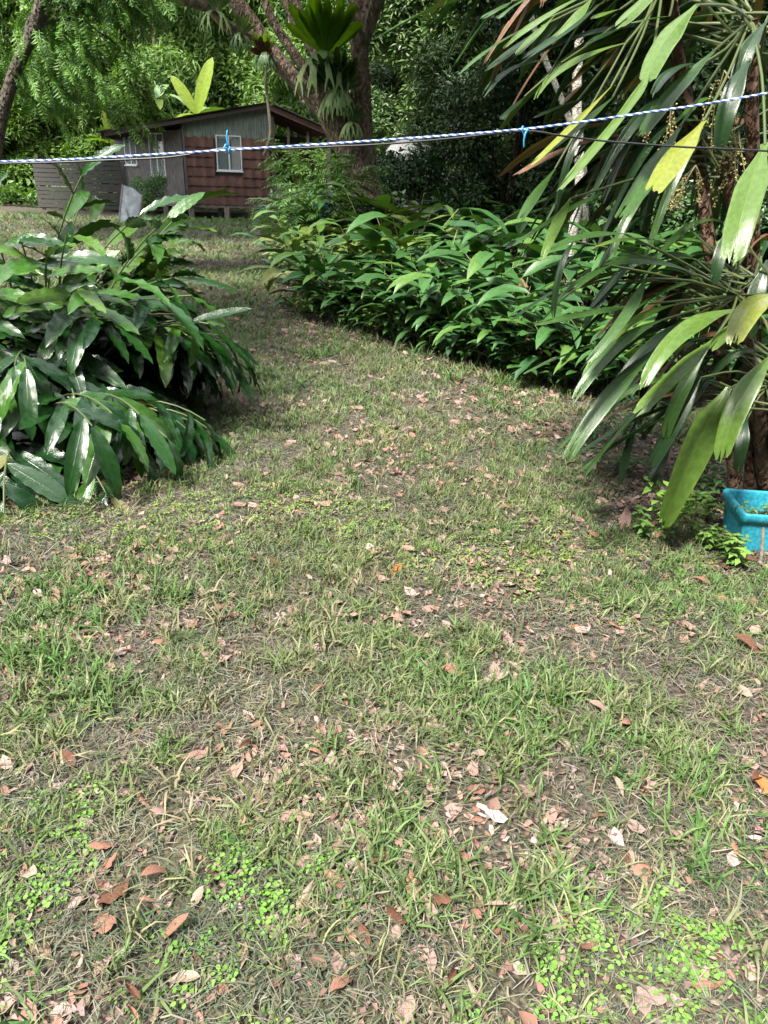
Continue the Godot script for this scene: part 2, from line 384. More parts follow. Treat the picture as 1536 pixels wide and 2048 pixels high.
func forest_tree(nm: String, at: Vector3, H: float, low: float, R: float, kb: int, n: int, lf: Mesh, lm: Material, bark: Material, c0: Color, c1: Color, s0: float, s1: float, tr: float, label: String, group: String) -> Node3D:
	var t := thing(nm, at, label, "tree", group, 0.0)
	var top := Vector3(rf(-0.6, 0.6), H * 0.92, rf(-0.6, 0.6))
	var pts := path(Vector3(0, -0.15, 0), top, Vector3(rf(-0.3, 0.3), 0, rf(-0.3, 0.3)), 9, 0.06)
	var mb := MB.new()
	mb.tube(pts, taper(tr, tr * 0.3, 9), 8, Color.WHITE, 0.12, rf(0, 6))
	obj("trunk", mb.done(), bark, t)
	var blobs := []
	for i in kb:
		var f := (i + rf(0.1, 0.9)) / kb
		var y := lerpf(low, H, f)
		var sp := R * (1.0 - 0.55 * pow(f, 2.0)) * (0.55 + 0.45 * minf(1.0, f * 5.0))
		var a := rf(0, TAU)
		var c := Vector3(cos(a) * sp * rf(0.3, 0.9), y, sin(a) * sp * rf(0.3, 0.9))
		blobs.append([c, R * rf(0.28, 0.52)])
		if i % 2 == 0:
			var lb := MB.new()
			var k := clampi(int(8.0 * f * 0.7), 1, 7)
			lb.tube(path(pts[k], c, Vector3(0, 0.15, 0), 5, 0.04), taper(tr * 0.35, tr * 0.08, 5), 5)
			obj("limb", lb.done(), bark, t)
	var cl := crown_cloud(blobs, n, s0, s1, c0, c1)
	many("crown", lf, lm, cl[0], cl[1], t)
	return t

# ---------------------------------------------------------------- materials
func make_materials() -> void:
	var v0 := vein_image(0); var v1 := vein_image(1); var v2 := vein_image(2)
	M.ginger = []
	for c in [[0.012, 0.052, 0.01], [0.018, 0.075, 0.012], [0.009, 0.042, 0.012], [0.045, 0.13, 0.018], [0.085, 0.18, 0.025]]:
		M.ginger.append(leafy(lin(c[0], c[1], c[2]), 0.22, 0.35, v0[0], v0[1]))
	M.ginger.append(leafy(lin(0.16, 0.16, 0.035), 0.45, 0.4, v0[0], v0[1]))
	M.ginger.append(leafy(lin(0.22, 0.12, 0.06), 0.7, 0.2, v0[0], v0[1]))
	M.bedleaf = []
	for c in [[0.045, 0.135, 0.032], [0.06, 0.165, 0.042], [0.034, 0.105, 0.034], [0.1, 0.21, 0.04], [0.15, 0.22, 0.04], [0.27, 0.3, 0.1]]:
		M.bedleaf.append(leafy(lin(c[0], c[1], c[2]), 0.42, 0.5, v0[0], v0[1]))
	M.palm = []
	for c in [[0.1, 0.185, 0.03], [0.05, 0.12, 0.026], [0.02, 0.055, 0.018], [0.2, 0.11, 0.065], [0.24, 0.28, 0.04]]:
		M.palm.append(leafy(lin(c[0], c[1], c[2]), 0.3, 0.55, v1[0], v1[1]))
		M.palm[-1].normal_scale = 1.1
	M.banana = leafy(lin(0.33, 0.46, 0.05), 0.4, 1.0, v0[0], v0[1])  # light from behind is put into this raised yellow-green leaf colour
	M.banana_pale = leafy(lin(0.2, 0.32, 0.14), 0.4, 0.7, v0[0], v0[1])
	M.dry = []
	for c in [[0.31, 0.165, 0.12], [0.16, 0.075, 0.05], [0.33, 0.225, 0.205], [0.45, 0.17, 0.06], [0.37, 0.29, 0.235], [0.5, 0.33, 0.05]]:
		M.dry.append(leafy(lin(c[0], c[1], c[2]), 0.75, 0.25, v2[0], v2[1], 0.3))
	M.grass = leafy(Color.WHITE, 0.55, 0.5, null, null, 0.35)
	M.clip = leafy(Color.WHITE, 0.8, 0.25, null, null, 0.25)
	M.far = leafy(Color.WHITE, 0.5, 0.85, null, null, 0.5)
	M.dark = leafy(Color.WHITE, 0.45, 0.4, null, null, 0.5)
	M.fern = leafy(Color.WHITE, 0.5, 0.6, null, null, 0.4)
	M.stem = std(lin(0.12, 0.16, 0.05), 0.6, true)
	M.gcane = std(lin(0.06, 0.085, 0.025), 0.5, true)
	M.cane = std(lin(0.16, 0.13, 0.06), 0.55, true)
	# bark: fissured brown, pale smooth, dark
	M.bark = std(Color.WHITE, 0.9)
	M.bark.albedo_texture = noise_tex(0.02, 11, [lin(0.035, 0.025, 0.018), lin(0.14, 0.1, 0.075), lin(0.27, 0.205, 0.16), lin(0.26, 0.24, 0.19)], [0.0, 0.45, 0.7, 1.0])
	M.bark.uv1_triplanar = true; M.bark.uv1_world_triplanar = true; M.bark.uv1_scale = Vector3(1.3, 0.45, 1.3)
	M.bark.normal_enabled = true; M.bark.normal_texture = bump_tex(0.035, 12, 14.0); M.bark.normal_scale = 2.0
	M.pale = M.bark.duplicate()
	M.pale.albedo_texture = noise_tex(0.012, 21, [lin(0.2, 0.18, 0.15), lin(0.42, 0.4, 0.36), lin(0.6, 0.57, 0.52), lin(0.36, 0.36, 0.3)], [0.2, 0.45, 0.62, 0.85])
	M.pale.uv1_scale = Vector3(2.0, 2.0, 2.0)
	M.darkbark = M.bark.duplicate()
	M.darkbark.albedo_texture = noise_tex(0.03, 31, [lin(0.025, 0.02, 0.015), lin(0.07, 0.055, 0.04), lin(0.13, 0.12, 0.1)], [0.2, 0.55, 0.9])
	M.fibre = M.bark.duplicate()
	M.fibre.albedo_texture = noise_tex(0.03, 41, [lin(0.04, 0.02, 0.012), lin(0.11, 0.06, 0.035), lin(0.2, 0.14, 0.09)], [0.2, 0.55, 0.9])
	# soil with litter
	M.soil = std(Color.WHITE, 0.95, true)
	M.soil.albedo_texture = noise_tex(0.035, 51, [lin(0.022, 0.017, 0.016), lin(0.06, 0.045, 0.04), lin(0.125, 0.092, 0.082), lin(0.24, 0.185, 0.168)], [0.15, 0.45, 0.68, 0.95], 1024, 6)
	M.soil.normal_enabled = true; M.soil.normal_texture = bump_tex(0.05, 52, 8.0, 1024); M.soil.normal_scale = 1.4
	# shed materials
	var weather := func(a: Array, b: Array, c: Array, fr: float, sd: int, sc: Vector3, rough: float) -> StandardMaterial3D:
		var m := std(Color.WHITE, rough, true)
		m.albedo_texture = noise_tex(fr, sd, [lin(a[0], a[1], a[2]), lin(b[0], b[1], b[2]), lin(c[0], c[1], c[2])], [0.2, 0.55, 0.85])
		m.uv1_triplanar = true; m.uv1_world_triplanar = true; m.uv1_scale = sc
		return m
	M.tile = weather.call([0.085, 0.045, 0.038], [0.125, 0.056, 0.044], [0.165, 0.074, 0.056], 0.012, 61, Vector3(0.8, 0.5, 0.8), 0.8)
	M.greenmetal = weather.call([0.09, 0.11, 0.095], [0.135, 0.165, 0.14], [0.18, 0.2, 0.17], 0.015, 62, Vector3(1, 0.3, 1), 0.5)
	M.greymetal = weather.call([0.045, 0.042, 0.042], [0.08, 0.073, 0.072], [0.125, 0.115, 0.11], 0.02, 63, Vector3(1, 0.3, 1), 0.6)
	M.rust = weather.call([0.07, 0.04, 0.035], [0.17, 0.11, 0.1], [0.34, 0.28, 0.27], 0.02, 64, Vector3(0.8, 0.8, 0.8), 0.75)
	M.timber = weather.call([0.1, 0.085, 0.07], [0.19, 0.165, 0.14], [0.3, 0.27, 0.23], 0.03, 65, Vector3(0.7, 3, 0.7), 0.85)
	M.darktimber = weather.call([0.025, 0.02, 0.017], [0.055, 0.045, 0.038], [0.1, 0.085, 0.07], 0.03, 66, Vector3(0.7, 3, 0.7), 0.85)
	M.board = weather.call([0.03, 0.03, 0.028], [0.06, 0.058, 0.055], [0.1, 0.096, 0.09], 0.03, 67, Vector3(1.5, 3, 1.5), 0.9)
	M.redtimber = weather.call([0.05, 0.025, 0.02], [0.09, 0.045, 0.032], [0.14, 0.08, 0.06], 0.03, 68, Vector3(0.7, 3, 0.7), 0.8)
	M.white = weather.call([0.42, 0.42, 0.42], [0.62, 0.63, 0.65], [0.72, 0.73, 0.75], 0.02, 69, Vector3(2, 2, 2), 0.5)
	M.zinc = weather.call([0.08, 0.095, 0.11], [0.14, 0.165, 0.185], [0.22, 0.25, 0.27], 0.008, 70, Vector3(1, 1, 1), 0.45)
	M.glass = std(Color(0.75, 0.82, 0.85, 0.22), 0.03)
	M.glass.transparency = BaseMaterial3D.TRANSPARENCY_ALPHA
	M.blueplastic = weather.call([0.005, 0.035, 0.26], [0.008, 0.05, 0.36], [0.02, 0.08, 0.42], 0.01, 71, Vector3(1, 1, 1), 0.35)
	M.turquoise = weather.call([0.03, 0.22, 0.28], [0.02, 0.31, 0.45], [0.06, 0.4, 0.52], 0.012, 72, Vector3(6, 6, 6), 0.45)
	M.turquoise.normal_enabled = true; M.turquoise.normal_texture = bump_tex(0.03, 73, 2.0); M.turquoise.normal_scale = 0.3
	M.ropewhite = std(lin(0.62, 0.64, 0.68), 0.6)
	M.ropeblue = std(lin(0.05, 0.14, 0.58), 0.55)
	M.tieblue = std(lin(0.03, 0.3, 0.62), 0.4)
	M.black = std(lin(0.015, 0.015, 0.018), 0.4)
	M.fruit = std(lin(0.42, 0.36, 0.14), 0.6, true)

# ---------------------------------------------------------------- ground and lawn
func make_ground() -> void:
	var zs := []; var xs := []
	var z := 6.0
	while z > -95.0:
		zs.append(z); z -= clampf(absf(z) * 0.02, 0.05, 1.6)
	var x := 0.0
	while x < 80.0:
		xs.append(x)
		if x > 0.0: xs.push_front(-x)
		x += clampf(x * 0.03, 0.06, 2.5)
	var mb := MB.new()
	for zz in zs:
		for xx in xs:
			var b := bare(xx, zz)
			var p := nz.get_noise_2d(xx * 22.0, zz * 22.0)
			var c := Color(0.95, 0.9, 0.85).lerp(Color(0.62, 0.58, 0.58), clampf(b + p * 0.5, 0, 1))
			var gr := (1.0 - b) * clampf(0.5 + p * 1.6, 0.0, 1.0)
			c = c.lerp(Color(0.75, 1.05, 0.5), gr * 0.7)
			if zz < -28.0 or in_bed(xx, zz): c = Color(0.75, 0.7, 0.62)
			mb.vert(Vector3(xx, gh(xx, zz), zz), c, Vector2(xx, zz) * 0.9)
	mb.grid(zs.size(), xs.size(), 0)
	# rows run away from the camera, so turn the faces upwards
	for i in range(0, mb.ix.size(), 3):
		var q := mb.ix[i + 1]; mb.ix[i + 1] = mb.ix[i + 2]; mb.ix[i + 2] = q
	var g := obj("ground", mb.done(), M.soil, self)
	meta(g, "brown soil and litter under the mown lawn", "", "", "structure")

func tuft(n: int, h: float, w: float, lean: float, sd: int, cut := 0.0, spread := 0.03) -> ArrayMesh:
	rng.seed = sd
	var mb := MB.new()
	for i in n:
		var a := rf(0, TAU); var d := Vector3(cos(a), 0, sin(a))
		var at := Vector3(rf(-spread, spread), 0, rf(-spread, spread))
		var s := d.cross(Vector3.UP).rotated(Vector3.UP, rf(-0.8, 0.8))
		var hh := h * rf(0.5, 1.15); var ww := w * rf(0.6, 1.3) * 0.5; var ln := lean * rf(0.2, 1.3)
		var k := rf(0.7, 1.25)
		var cc := Color(k * rf(0.9, 1.15), k, k * rf(0.8, 1.1))
		if rng.randf() < 0.22: cc = Color(k * 1.7, k * 1.25, k * 1.5)        # a straw blade among the green
		var idx := []
		for j in 4:
			var t := j / 3.0
			var th := ln * t
			var p := at + d * hh * sin(th) * t + Vector3.UP * hh * t * cos(th * 0.85)
			var wj := ww * (1.0 - t * t * (1.0 - cut)) 
			if j == 3 and cut < 0.1: idx.append(mb.vert(p, cc))
			else:
				idx.append(mb.vert(p - s * wj, cc)); idx.append(mb.vert(p + s * wj, cc))
		mb.quad(idx[0], idx[2], idx[3], idx[1]); mb.quad(idx[2], idx[4], idx[5], idx[3])
		if idx.size() == 7: mb.tri(idx[4], idx[6], idx[5])
		else: mb.quad(idx[4], idx[6], idx[7], idx[5])
	return mb.done()
func clippings(n: int, l: float, w: float, r: float, sd: int, hgt: float) -> ArrayMesh:
	rng.seed = sd
	var mb := MB.new()
	for i in n:
		var a := rf(0, TAU); var d := Vector3(cos(a), rf(-0.12, 0.25), sin(a)).normalized()
		var at := Vector3(rf(-r, r), rf(0.002, hgt), rf(-r, r))
		var s := d.cross(Vector3.UP).normalized() * w * rf(0.5, 1.4) * 0.5
		var ll := l * rf(0.4, 1.3)
		var k := rf(0.6, 1.4)
		var cc := Color(k * rf(0.85, 1.2), k, k * rf(0.75, 1.15))
		var bow := Vector3(rf(-0.2, 0.2), rf(0.0, 0.2), rf(-0.2, 0.2)) * ll
		var e := at + d * ll
		var m := at + d * ll * 0.5 + bow
		var q := [mb.vert(at - s, cc), mb.vert(m - s, cc), mb.vert(m + s, cc), mb.vert(at + s, cc), mb.vert(e, cc)]
		mb.quad(q[0], q[1], q[2], q[3]); mb.tri(q[1], q[4], q[2])
	return mb.done()
func round_leaves(n: int, r: float, sd: int, spread: float) -> ArrayMesh:
	rng.seed = sd
	var mb := MB.new()
	for i in n:
		var at := Vector3(rf(-spread, spread), rf(0.006, 0.024), rf(-spread, spread))
		var b := Basis.from_euler(Vector3(rf(-0.45, 0.45), rf(0, TAU), rf(-0.45, 0.45)))
		var k := rf(0.7, 1.3); var cc := Color(k, k, k * rf(0.8, 1.1))
		var rr := r * rf(0.7, 1.2)
		var m := mb.vert(at, cc)
		for j in 7: mb.vert(at + b * (Vector3(cos(TAU * j / 7.0), 0.18, sin(TAU * j / 7.0)) * rr * (1.0 if j > 0 else 0.55)), cc)
		for j in 7: mb.tri(m, m + 1 + j, m + 1 + (j + 1) % 7)
	return mb.done()
func fragments(n: int, l: float, r: float, sd: int) -> ArrayMesh:          # broken bits of dead leaf
	rng.seed = sd
	var mb := MB.new()
	for i in n:
		var at := Vector3(rf(-r, r), rf(0.004, 0.016), rf(-r, r))
		var b := Basis.from_euler(Vector3(rf(-0.5, 0.5), rf(0, TAU), rf(-0.5, 0.5)))
		var k := rf(0.55, 1.35); var cc := Color(k * rf(0.95, 1.1), k, k * rf(0.85, 1.15))
		var ll := l * rf(0.35, 1.3)
		var m := mb.vert(at + b * Vector3(0, -ll * 0.1, 0), cc)
		var q := 6
		for j in q:
			var a := TAU * (j + rf(-0.3, 0.3)) / q
			mb.vert(at + b * Vector3(cos(a) * ll * 0.28 * rf(0.6, 1.3), rf(-0.05, 0.12) * ll, sin(a) * ll * 0.5 * rf(0.7, 1.2)), cc)
		for j in q: mb.tri(m, m + 1 + j, m + 1 + (j + 1) % q)
	return mb.done()

func lawn_points(za: float, zb: float, per_m2: float) -> Array:
	var o := []
	var wmax := -zb * 0.66 + 1.2
	var n := int((za - zb) * 2.0 * wmax * per_m2)
	for i in n:
		var z := rf(zb, za); var x := rf(-wmax, wmax)
		if absf(x) > -z * 0.66 + 1.2: continue
		if in_clump(x, z, -0.15) or in_bed(x, z) or z < -23.6 and x < -2.0 and x > -9.0: continue
		o.append(Vector3(x, gh(x, z), z))
	return o
func make_lawn() -> void:
	var tufts := [tuft(11, 0.07, 0.005, 0.9, 1), tuft(10, 0.095, 0.0072, 1.25, 2), tuft(13, 0.058, 0.0045, 0.5, 3, 0.6), tuft(8, 0.11, 0.009, 1.5, 4)]
	var clip := [clippings(16, 0.045, 0.0022, 0.09, 5, 0.016), clippings(12, 0.07, 0.0028, 0.1, 6, 0.02)]
	var frag := [fragments(5, 0.035, 0.1, 7), fragments(3, 0.055, 0.1, 8)]
	var clover := round_leaves(11, 0.0052, 9, 0.03)
	var A := []; var AC := []; var Bc := []; var BC := []
	for i in 4: A.append([]); AC.append([])
	for i in 5: Bc.append([]); BC.append([])
	rng.seed = 100
	var green := Color(0.08, 0.165, 0.045); var olive := Color(0.12, 0.155, 0.06); var straw := Color(0.3, 0.255, 0.175)
	for zone in [[-0.55, -2.4, 900.0, 1.0], [-2.4, -4.6, 560.0, 1.1], [-4.6, -8.5, 300.0, 1.3], [-8.5, -15.0, 130.0, 1.8], [-15.0, -24.5, 55.0, 2.4]]:
		for p in lawn_points(zone[0], zone[1], zone[2]):
			var patch := nz.get_noise_2d(p.x * 55.0, p.z * 55.0) + 0.55 * nz.get_noise_2d(p.x * 160.0 + 40.0, p.z * 160.0)
			var b := bare(p.x, p.z)
			var far := smoothstep(2.5, 9.0, -p.z)
			var worn := smoothstep(-1.75, -1.2, p.z + nz.get_noise_2d(p.x * 25.0, 44.0) * 0.5)
			if rng.randf() > clampf(0.52 + patch * 1.6 + far * 0.3 - worn * 0.42, 0.08, 1.0) * (1.0 - b * 0.93): continue
			var k := 0
			var q := nz.get_noise_2d(p.x * 30.0 + 700.0, p.z * 30.0)
			if p.z < -2.6 and p.z > -6.0: k = 2 if rng.randf() < 0.5 else 0
			elif q + rf(-0.3, 0.3) > 0.12: k = 1
			if p.z > -2.6 and rng.randf() < 0.12: k = 3
			var c := green.lerp(olive, clampf(0.45 - q + rf(-0.35, 0.35), 0, 1)).lerp(straw, clampf(rf(-0.6, 0.7) - patch * 0.5, 0, 0.9))
			c *= rf(0.75, 1.25)
			A[k].append(Transform3D(Basis.from_euler(Vector3(rf(-0.25, 0.25), rf(0, TAU), rf(-0.25, 0.25))).scaled(Vector3(zone[3], rf(0.55, 1.25) * lerpf(1.0, zone[3], 0.35), zone[3])), p))
			AC[k].append(Color(c.r, c.g, c.b))
	for i in 4:
		var o := many("grass", tufts[i], M.grass, A[i], AC[i], self)
		meta(o, ["short green lawn grass mown close to the ground", "broad arching grass blades spreading over the lawn", "cut upright grass stubble standing on the lawn", "loose wide-bladed grass tufts in the lawn"][i], "grass", "", "stuff")
	for zone in [[-0.55, -2.4, 800.0, 1.0], [-2.4, -4.6, 480.0, 1.15], [-4.6, -8.5, 170.0, 1.5], [-8.5, -16.0, 60.0, 2.2], [-16.0, -24.5, 22.0, 3.0]]:
		for p in lawn_points(zone[0], zone[1], zone[2]):
			var q := nz.get_noise_2d(p.x * 40.0 + 300.0, p.z * 40.0)
			if rng.randf() > 0.68 + q * 0.9: continue
			var k := 0 if rng.randf() < 0.65 else 1
			var c := Color(0.07, 0.095, 0.06).lerp(Color(0.25, 0.205, 0.17), clampf(rf(-0.4, 0.95) - q * 0.6, 0, 1)) * rf(0.6, 1.25)
			Bc[k].append(Transform3D(Basis.from_euler(Vector3(rf(-0.12, 0.12), rf(0, TAU), rf(-0.12, 0.12))).scaled(Vector3.ONE * zone[3]), p))
			BC[k].append(Color(c.r, c.g, c.b))
		for p in lawn_points(zone[0], zone[1], zone[2] * 0.75):
			var q := nz.get_noise_2d(p.x * 45.0 - 300.0, p.z * 45.0)
			var b := bare(p.x, p.z) * (1.0 if p.z > -9.0 else 0.2)
			if rng.randf() > 0.4 + q * 1.0 + b: continue
			var k := 2 if rng.randf() < 0.6 else 3
			var c := Color(0.27, 0.15, 0.125).lerp(Color(0.36, 0.26, 0.245), rng.randf()).lerp(Color(0.2, 0.1, 0.06), clampf(rf(-0.6, 0.7), 0, 1)) * rf(0.7, 1.2)
			Bc[k].append(Transform3D(Basis.from_euler(Vector3(rf(-0.12, 0.12), rf(0, TAU), rf(-0.12, 0.12))).scaled(Vector3.ONE * minf(zone[3], 1.6)), p))
			BC[k].append(Color(c.r, c.g, c.b))
	for p in lawn_points(-0.55, -5.0, 900.0):
		var q := nz.get_noise_2d(p.x * 70.0 + 50.0, p.z * 70.0 + 900.0)
		var want := -0.75
		if p.z > -1.7: want = smoothstep(-1.75, -1.2, p.z) * 0.55 - 0.3
		var strip := smoothstep(0.75, 0.2, absf(p.z + 3.25 - p.x * 0.12)) * smoothstep(0.6, -0.4, p.x)
		var side := smoothstep(0.9, 0.3, Vector2((p.x - 1.05) * 0.8, p.z + 3.05).length())
		want = maxf(want, maxf(strip, side) * 0.75 - 0.3)
		if q + rf(-0.12, 0.12) + want < (0.33 if p.z > -2.0 else 0.2) or rng.randf() < 0.35: continue
		var c := Color(0.09, 0.2, 0.04).lerp(Color(0.16, 0.3, 0.055), rng.randf())
		if p.z < -2.4: c = Color(0.11, 0.18, 0.045).lerp(Color(0.18, 0.26, 0.06), rng.randf())
		Bc[4].append(Transform3D(Basis.from_euler(Vector3(0, rf(0, TAU), 0)).scaled(Vector3.ONE * rf(0.8, 1.3)), p))
		BC[4].append(c)
	var ms := [clip[0], clip[1], frag[0], frag[1], clover]
	for i in 5:
		var o := many(["grass_clippings", "grass_clippings", "leaf_litter", "leaf_litter", "clover"][i], ms[i], M.clip if i < 4 else M.grass, Bc[i], BC[i], self)
		meta(o, ["fine dry grass clippings scattered over the lawn", "long straw-coloured clippings lying on the lawn", "small broken bits of brown leaf on the soil", "larger curled bits of dead leaf on the soil", "tiny round bright green clover-like leaves creeping over the soil"][i], ["clippings", "clippings", "litter", "litter", "clover"][i], "", "stuff")

# ---------------------------------------------------------------- things on the lawn
func make_fallen() -> void:
	rng.seed = 500
	var shapes := []
	for i in 6:
		shapes.append(leaf(1.0, [0.42, 0.5, 0.36, 0.58, 0.44, 0.3][i], [0.5, -0.5, 0.9, -0.35, -0.9, 0.6][i], [0.35, 0.25, 0.6, -0.2, 0.45, 0.8][i], [0.06, 0.09, 0.05, 0.1, 0.12, 0.05][i], [2.2, 3.1, 1.7, 2.6, 3.6, 1.5][i], i * 1.3, 0.8, 0.9, 9, [0.5, -0.4, 0.9, 0.2, -0.7, 1.1][i]))
	var word := ["tan", "dark brown", "pinkish grey", "orange", "pale buff", "yellow"]
	var n := 0
	var put := func(x: float, z: float, L: float, k: int, lab: String) -> void:
		var m: Mesh = shapes[rng.randi() % 6]
		var e := Basis.from_euler(Vector3(rf(-0.22, 0.22), rf(0, TAU), rf(-0.3, 0.3)))
		if rng.randf() < 0.4: e = e * Basis(Vector3.FORWARD, PI)
		var b := e.scaled(Vector3.ONE * L)
		# rest the lowest point of the leaf on the litter
		var lowest := 9.0
		for q in m.surface_get_arrays(0)[Mesh.ARRAY_VERTEX]: lowest = minf(lowest, (b * q).y)
		var mid: Vector3 = b * Vector3(0, 0, 0.5)
		var o := obj("fallen_leaf", m, M.dry[k], self, Transform3D(b, Vector3(x - mid.x, gh(x, z) + 0.008 - lowest, z - mid.z)))
		meta(o, lab, "fallen leaf", "fallen leaves on the lawn")
	for f in FALLEN:
		var lab := ""
		var far: bool = f[1] < -2.6
		lab = "%s fallen leaf lying %s" % [word[f[3]], "on the lawn near the ginger and palm" if far else "in the worn grass away from the plants"]
		if n == 1: lab = "largest pale buff fallen leaf, lying flat beside a tan one"
		elif n == 0: lab = "curled tan leaf beside the largest pale buff fallen leaf"
		elif n == 2: lab = "dark brown leaf standing half upright in the grass"
		elif n == 34: lab = "orange dead leaf at the edge of the ginger bed, far up the lawn"
		elif n == 14: lab = "long dark brown curled leaf between tan fragments"
		put.call(f[0], f[1], f[2], f[3], lab); n += 1
	for i in 225:
		var z := -0.95 - pow(rng.randf(), 1.5) * 4.2
		var x := rf(-1, 1) * (-z * 0.5 + 0.45)
		if in_clump(x, z, 0.0): continue
		var k := [0, 0, 0, 2, 2, 1, 1, 4][rng.randi() % 8] as int
		put.call(x, z, rf(0.028, 0.085), k, "small %s leaf scrap %s" % [word[k], "on the lawn near the ginger and palm" if z < -2.6 else "in the worn grass away from the plants"])
	var dead := leaf(0.34, 0.035, 0.3, 0.7, 0.05, 2.0, 0.7, 0.5, 0.95, 9, 0.8)
	for i in 11:
		var x := 1.2 + rf(-0.25, 0.35); var z := -4.4 + rf(-0.4, 0.35)
		var a := rf(-0.7, 0.7) + (PI if i % 2 == 0 else 0.0)
		var o := obj("dead_palm_leaf", dead, M.palm[3] if i % 3 else M.dry[4], self, frame(Vector3(x, gh(x, z) + 0.035, z), Vector3(cos(a), -0.02, sin(a)), Vector3(rf(-0.3, 0.3), 1, rf(-0.3, 0.3)), rf(0.6, 1.1)))
		meta(o, "dry brown palm leaf strip on the ground before the palm", "dead leaf", "dead palm leaves on the ground")
	var g := obj("cut_leaf", leaf(0.2, 0.034, 0.12, 0.1, 0.03, 2.0, 0.3, 0.6, 0.9), M.palm[1], self, frame(Vector3(-0.46, gh(-0.4, -1.4) + 0.02, -1.44), Vector3(0.62, 0.0, 0.4), Vector3(0.1, 1, 0)))
	meta(g, "narrow green cut leaf lying flat on the grass", "cut leaf")
	var tw := MB.new()
	tw.tube(smooth([Vector3(-1.95, 0.03, -3.52), Vector3(-1.7, 0.05, -3.55), Vector3(-1.45, 0.045, -3.6), Vector3(-1.3, 0.02, -3.5)], 12), taper(0.006, 0.003, 12), 5)
	meta(obj("fallen_twig", tw.done(), M.timber, self), "thin pale twig lying on the litter before the ginger clump", "twig")

func cane_points(base: Vector3, az: float, L: float, e0: float, e1: float, n := 12) -> Array:
	var o := [base]
	var p := base
	for i in n:
		var t := (i + 1.0) / n
		var e := lerpf(e0, e1, pow(t, 1.3))
		p += Vector3(cos(az) * cos(e), sin(e), sin(az) * cos(e)) * L / n
		p.y = maxf(p.y, 0.05)
		o.append(p)
	return o
func ginger_clump(root: Vector3, label: String, n: int, a0: float, a1: float, len0: float, len1: float, e0a: float, e0b: float, e1a: float, e1b: float, mats: Array, lv: Array) -> Node3D:
	var t := thing("ginger_clump", root, label, "plant", "ginger clumps left of the lawn")
	# azimuth: 0 = +x (towards the lawn), PI/2 = +z (towards the house)
	for i in n:
		var az: float = lerpf(a0, a1, fposmod(i * 0.381966, 1.0)) + rf(-0.15, 0.15)
		var u := fposmod(i * 0.7548, 1.0)
		var pts := cane_points(Vector3(cos(az) * rf(0.0, 0.35), 0.0, sin(az) * rf(0.0, 0.3)), az, lerpf(len0, len1, u) * rf(0.92, 1.08), lerpf(e0a, e0b, u) + rf(-0.1, 0.1), lerpf(e1a, e1b, u) + rf(-0.2, 0.2))
		var mb := MB.new()
		mb.tube(pts, taper(0.01, 0.004, pts.size()), 6)
		var cane := obj("cane", mb.done(), M.gcane, t)
		var nl := 10
		for j in nl:
			var f := clampf(lerpf(0.2, 1.0, (j + rf(-0.25, 0.25)) / (nl - 1.0)), 0.12, 1.0)
			var q := f * (pts.size() - 1)
			var k := mini(int(q), pts.size() - 2)
			var at: Vector3 = pts[k].lerp(pts[k + 1], q - k)
			var tan: Vector3 = (pts[k + 1] - pts[k]).normalized()
			var side := tan.cross(Vector3.UP).normalized() * (1.0 if j % 2 == 0 else -1.0)
			if j == nl - 1: side *= 0.15
			var d := (tan * 0.7 + side * 0.75 + Vector3(0, -0.5 + 0.65 * maxf(tan.y, 0.0), 0) + rv(0.22)).normalized()
			var nr := (Vector3.UP + Vector3(cos(az), 0, sin(az)) * 0.7 + rv(0.25)).normalized()
			obj("leaf", lv[rng.randi() % lv.size()], M.ginger[mats[rng.randi() % mats.size()]], cane, frame(at, d, nr, rf(0.82, 1.25)))
	return t
func make_ginger_clump() -> void:
	rng.seed = 611
	var lv := []
	for i in 5: lv.append(leaf(0.35, 0.084, [0.55, 0.8, 0.3, 1.0, 0.65][i], [0.18, 0.3, 0.12, 0.22, 0.35][i], 0.085, [5.0, 4.0, 6.0, 4.6, 5.4][i], i * 2.1, 0.62, 0.95, 13))
	var t := ginger_clump(Vector3(-2.25, 0, -4.6), "largest glossy dark green ginger clump with canes arching over the lawn", 30, -1.3, 2.0, 1.05, 1.45, 1.15, 1.5, -0.8, 0.35, [0, 0, 1, 2, 0, 1, 3, 3], lv)
	ginger_clump(Vector3(-2.15, 0, -4.2), "low dark ginger clump whose canes droop to the ground, some leaves yellowing", 30, -0.9, 2.4, 0.9, 1.15, 0.75, 1.25, -0.95, -0.35, [0, 0, 1, 2, 0, 2, 2, 0, 1, 2, 0, 3, 0, 1, 2, 0, 1, 0, 2, 3, 1, 0, 2, 5], lv)
	ginger_clump(Vector3(-2.3, 0, -4.8), "tall upright lighter green ginger clump rising behind the drooping ones", 30, -1.4, 1.6, 1.15, 1.6, 1.3, 1.5, 0.0, 0.9, [1, 3, 3, 3, 1, 4, 4], lv)
	ginger_clump(Vector3(-2.1, 0, -4.85), "dark ginger clump with half-drooping canes between the tall and low clumps", 30, -1.2, 1.6, 0.7, 1.15, 1.1, 1.4, -0.9, 0.1, [0, 0, 1, 2, 2, 0], lv)
	# one long leaf held out over the lawn
	var cane2 := MB.new()
	var cp := cane_points(Vector3(0.2, 0, 0.1), 0.2, 1.25, 1.25, 0.1)
	cane2.tube(cp, taper(0.01, 0.004, cp.size()), 6)
	var c2 := obj("cane", cane2.done(), M.gcane, t)
	obj("leaf", leaf(0.4, 0.09, -0.1, 0.5, 0.04, 4.0, 1.0, 0.6, 0.95, 13), M.ginger[2], c2, frame(cp[cp.size() - 1], Vector3(1.0, 0.22, 0.1), Vector3(-0.2, 1, 0.5)))

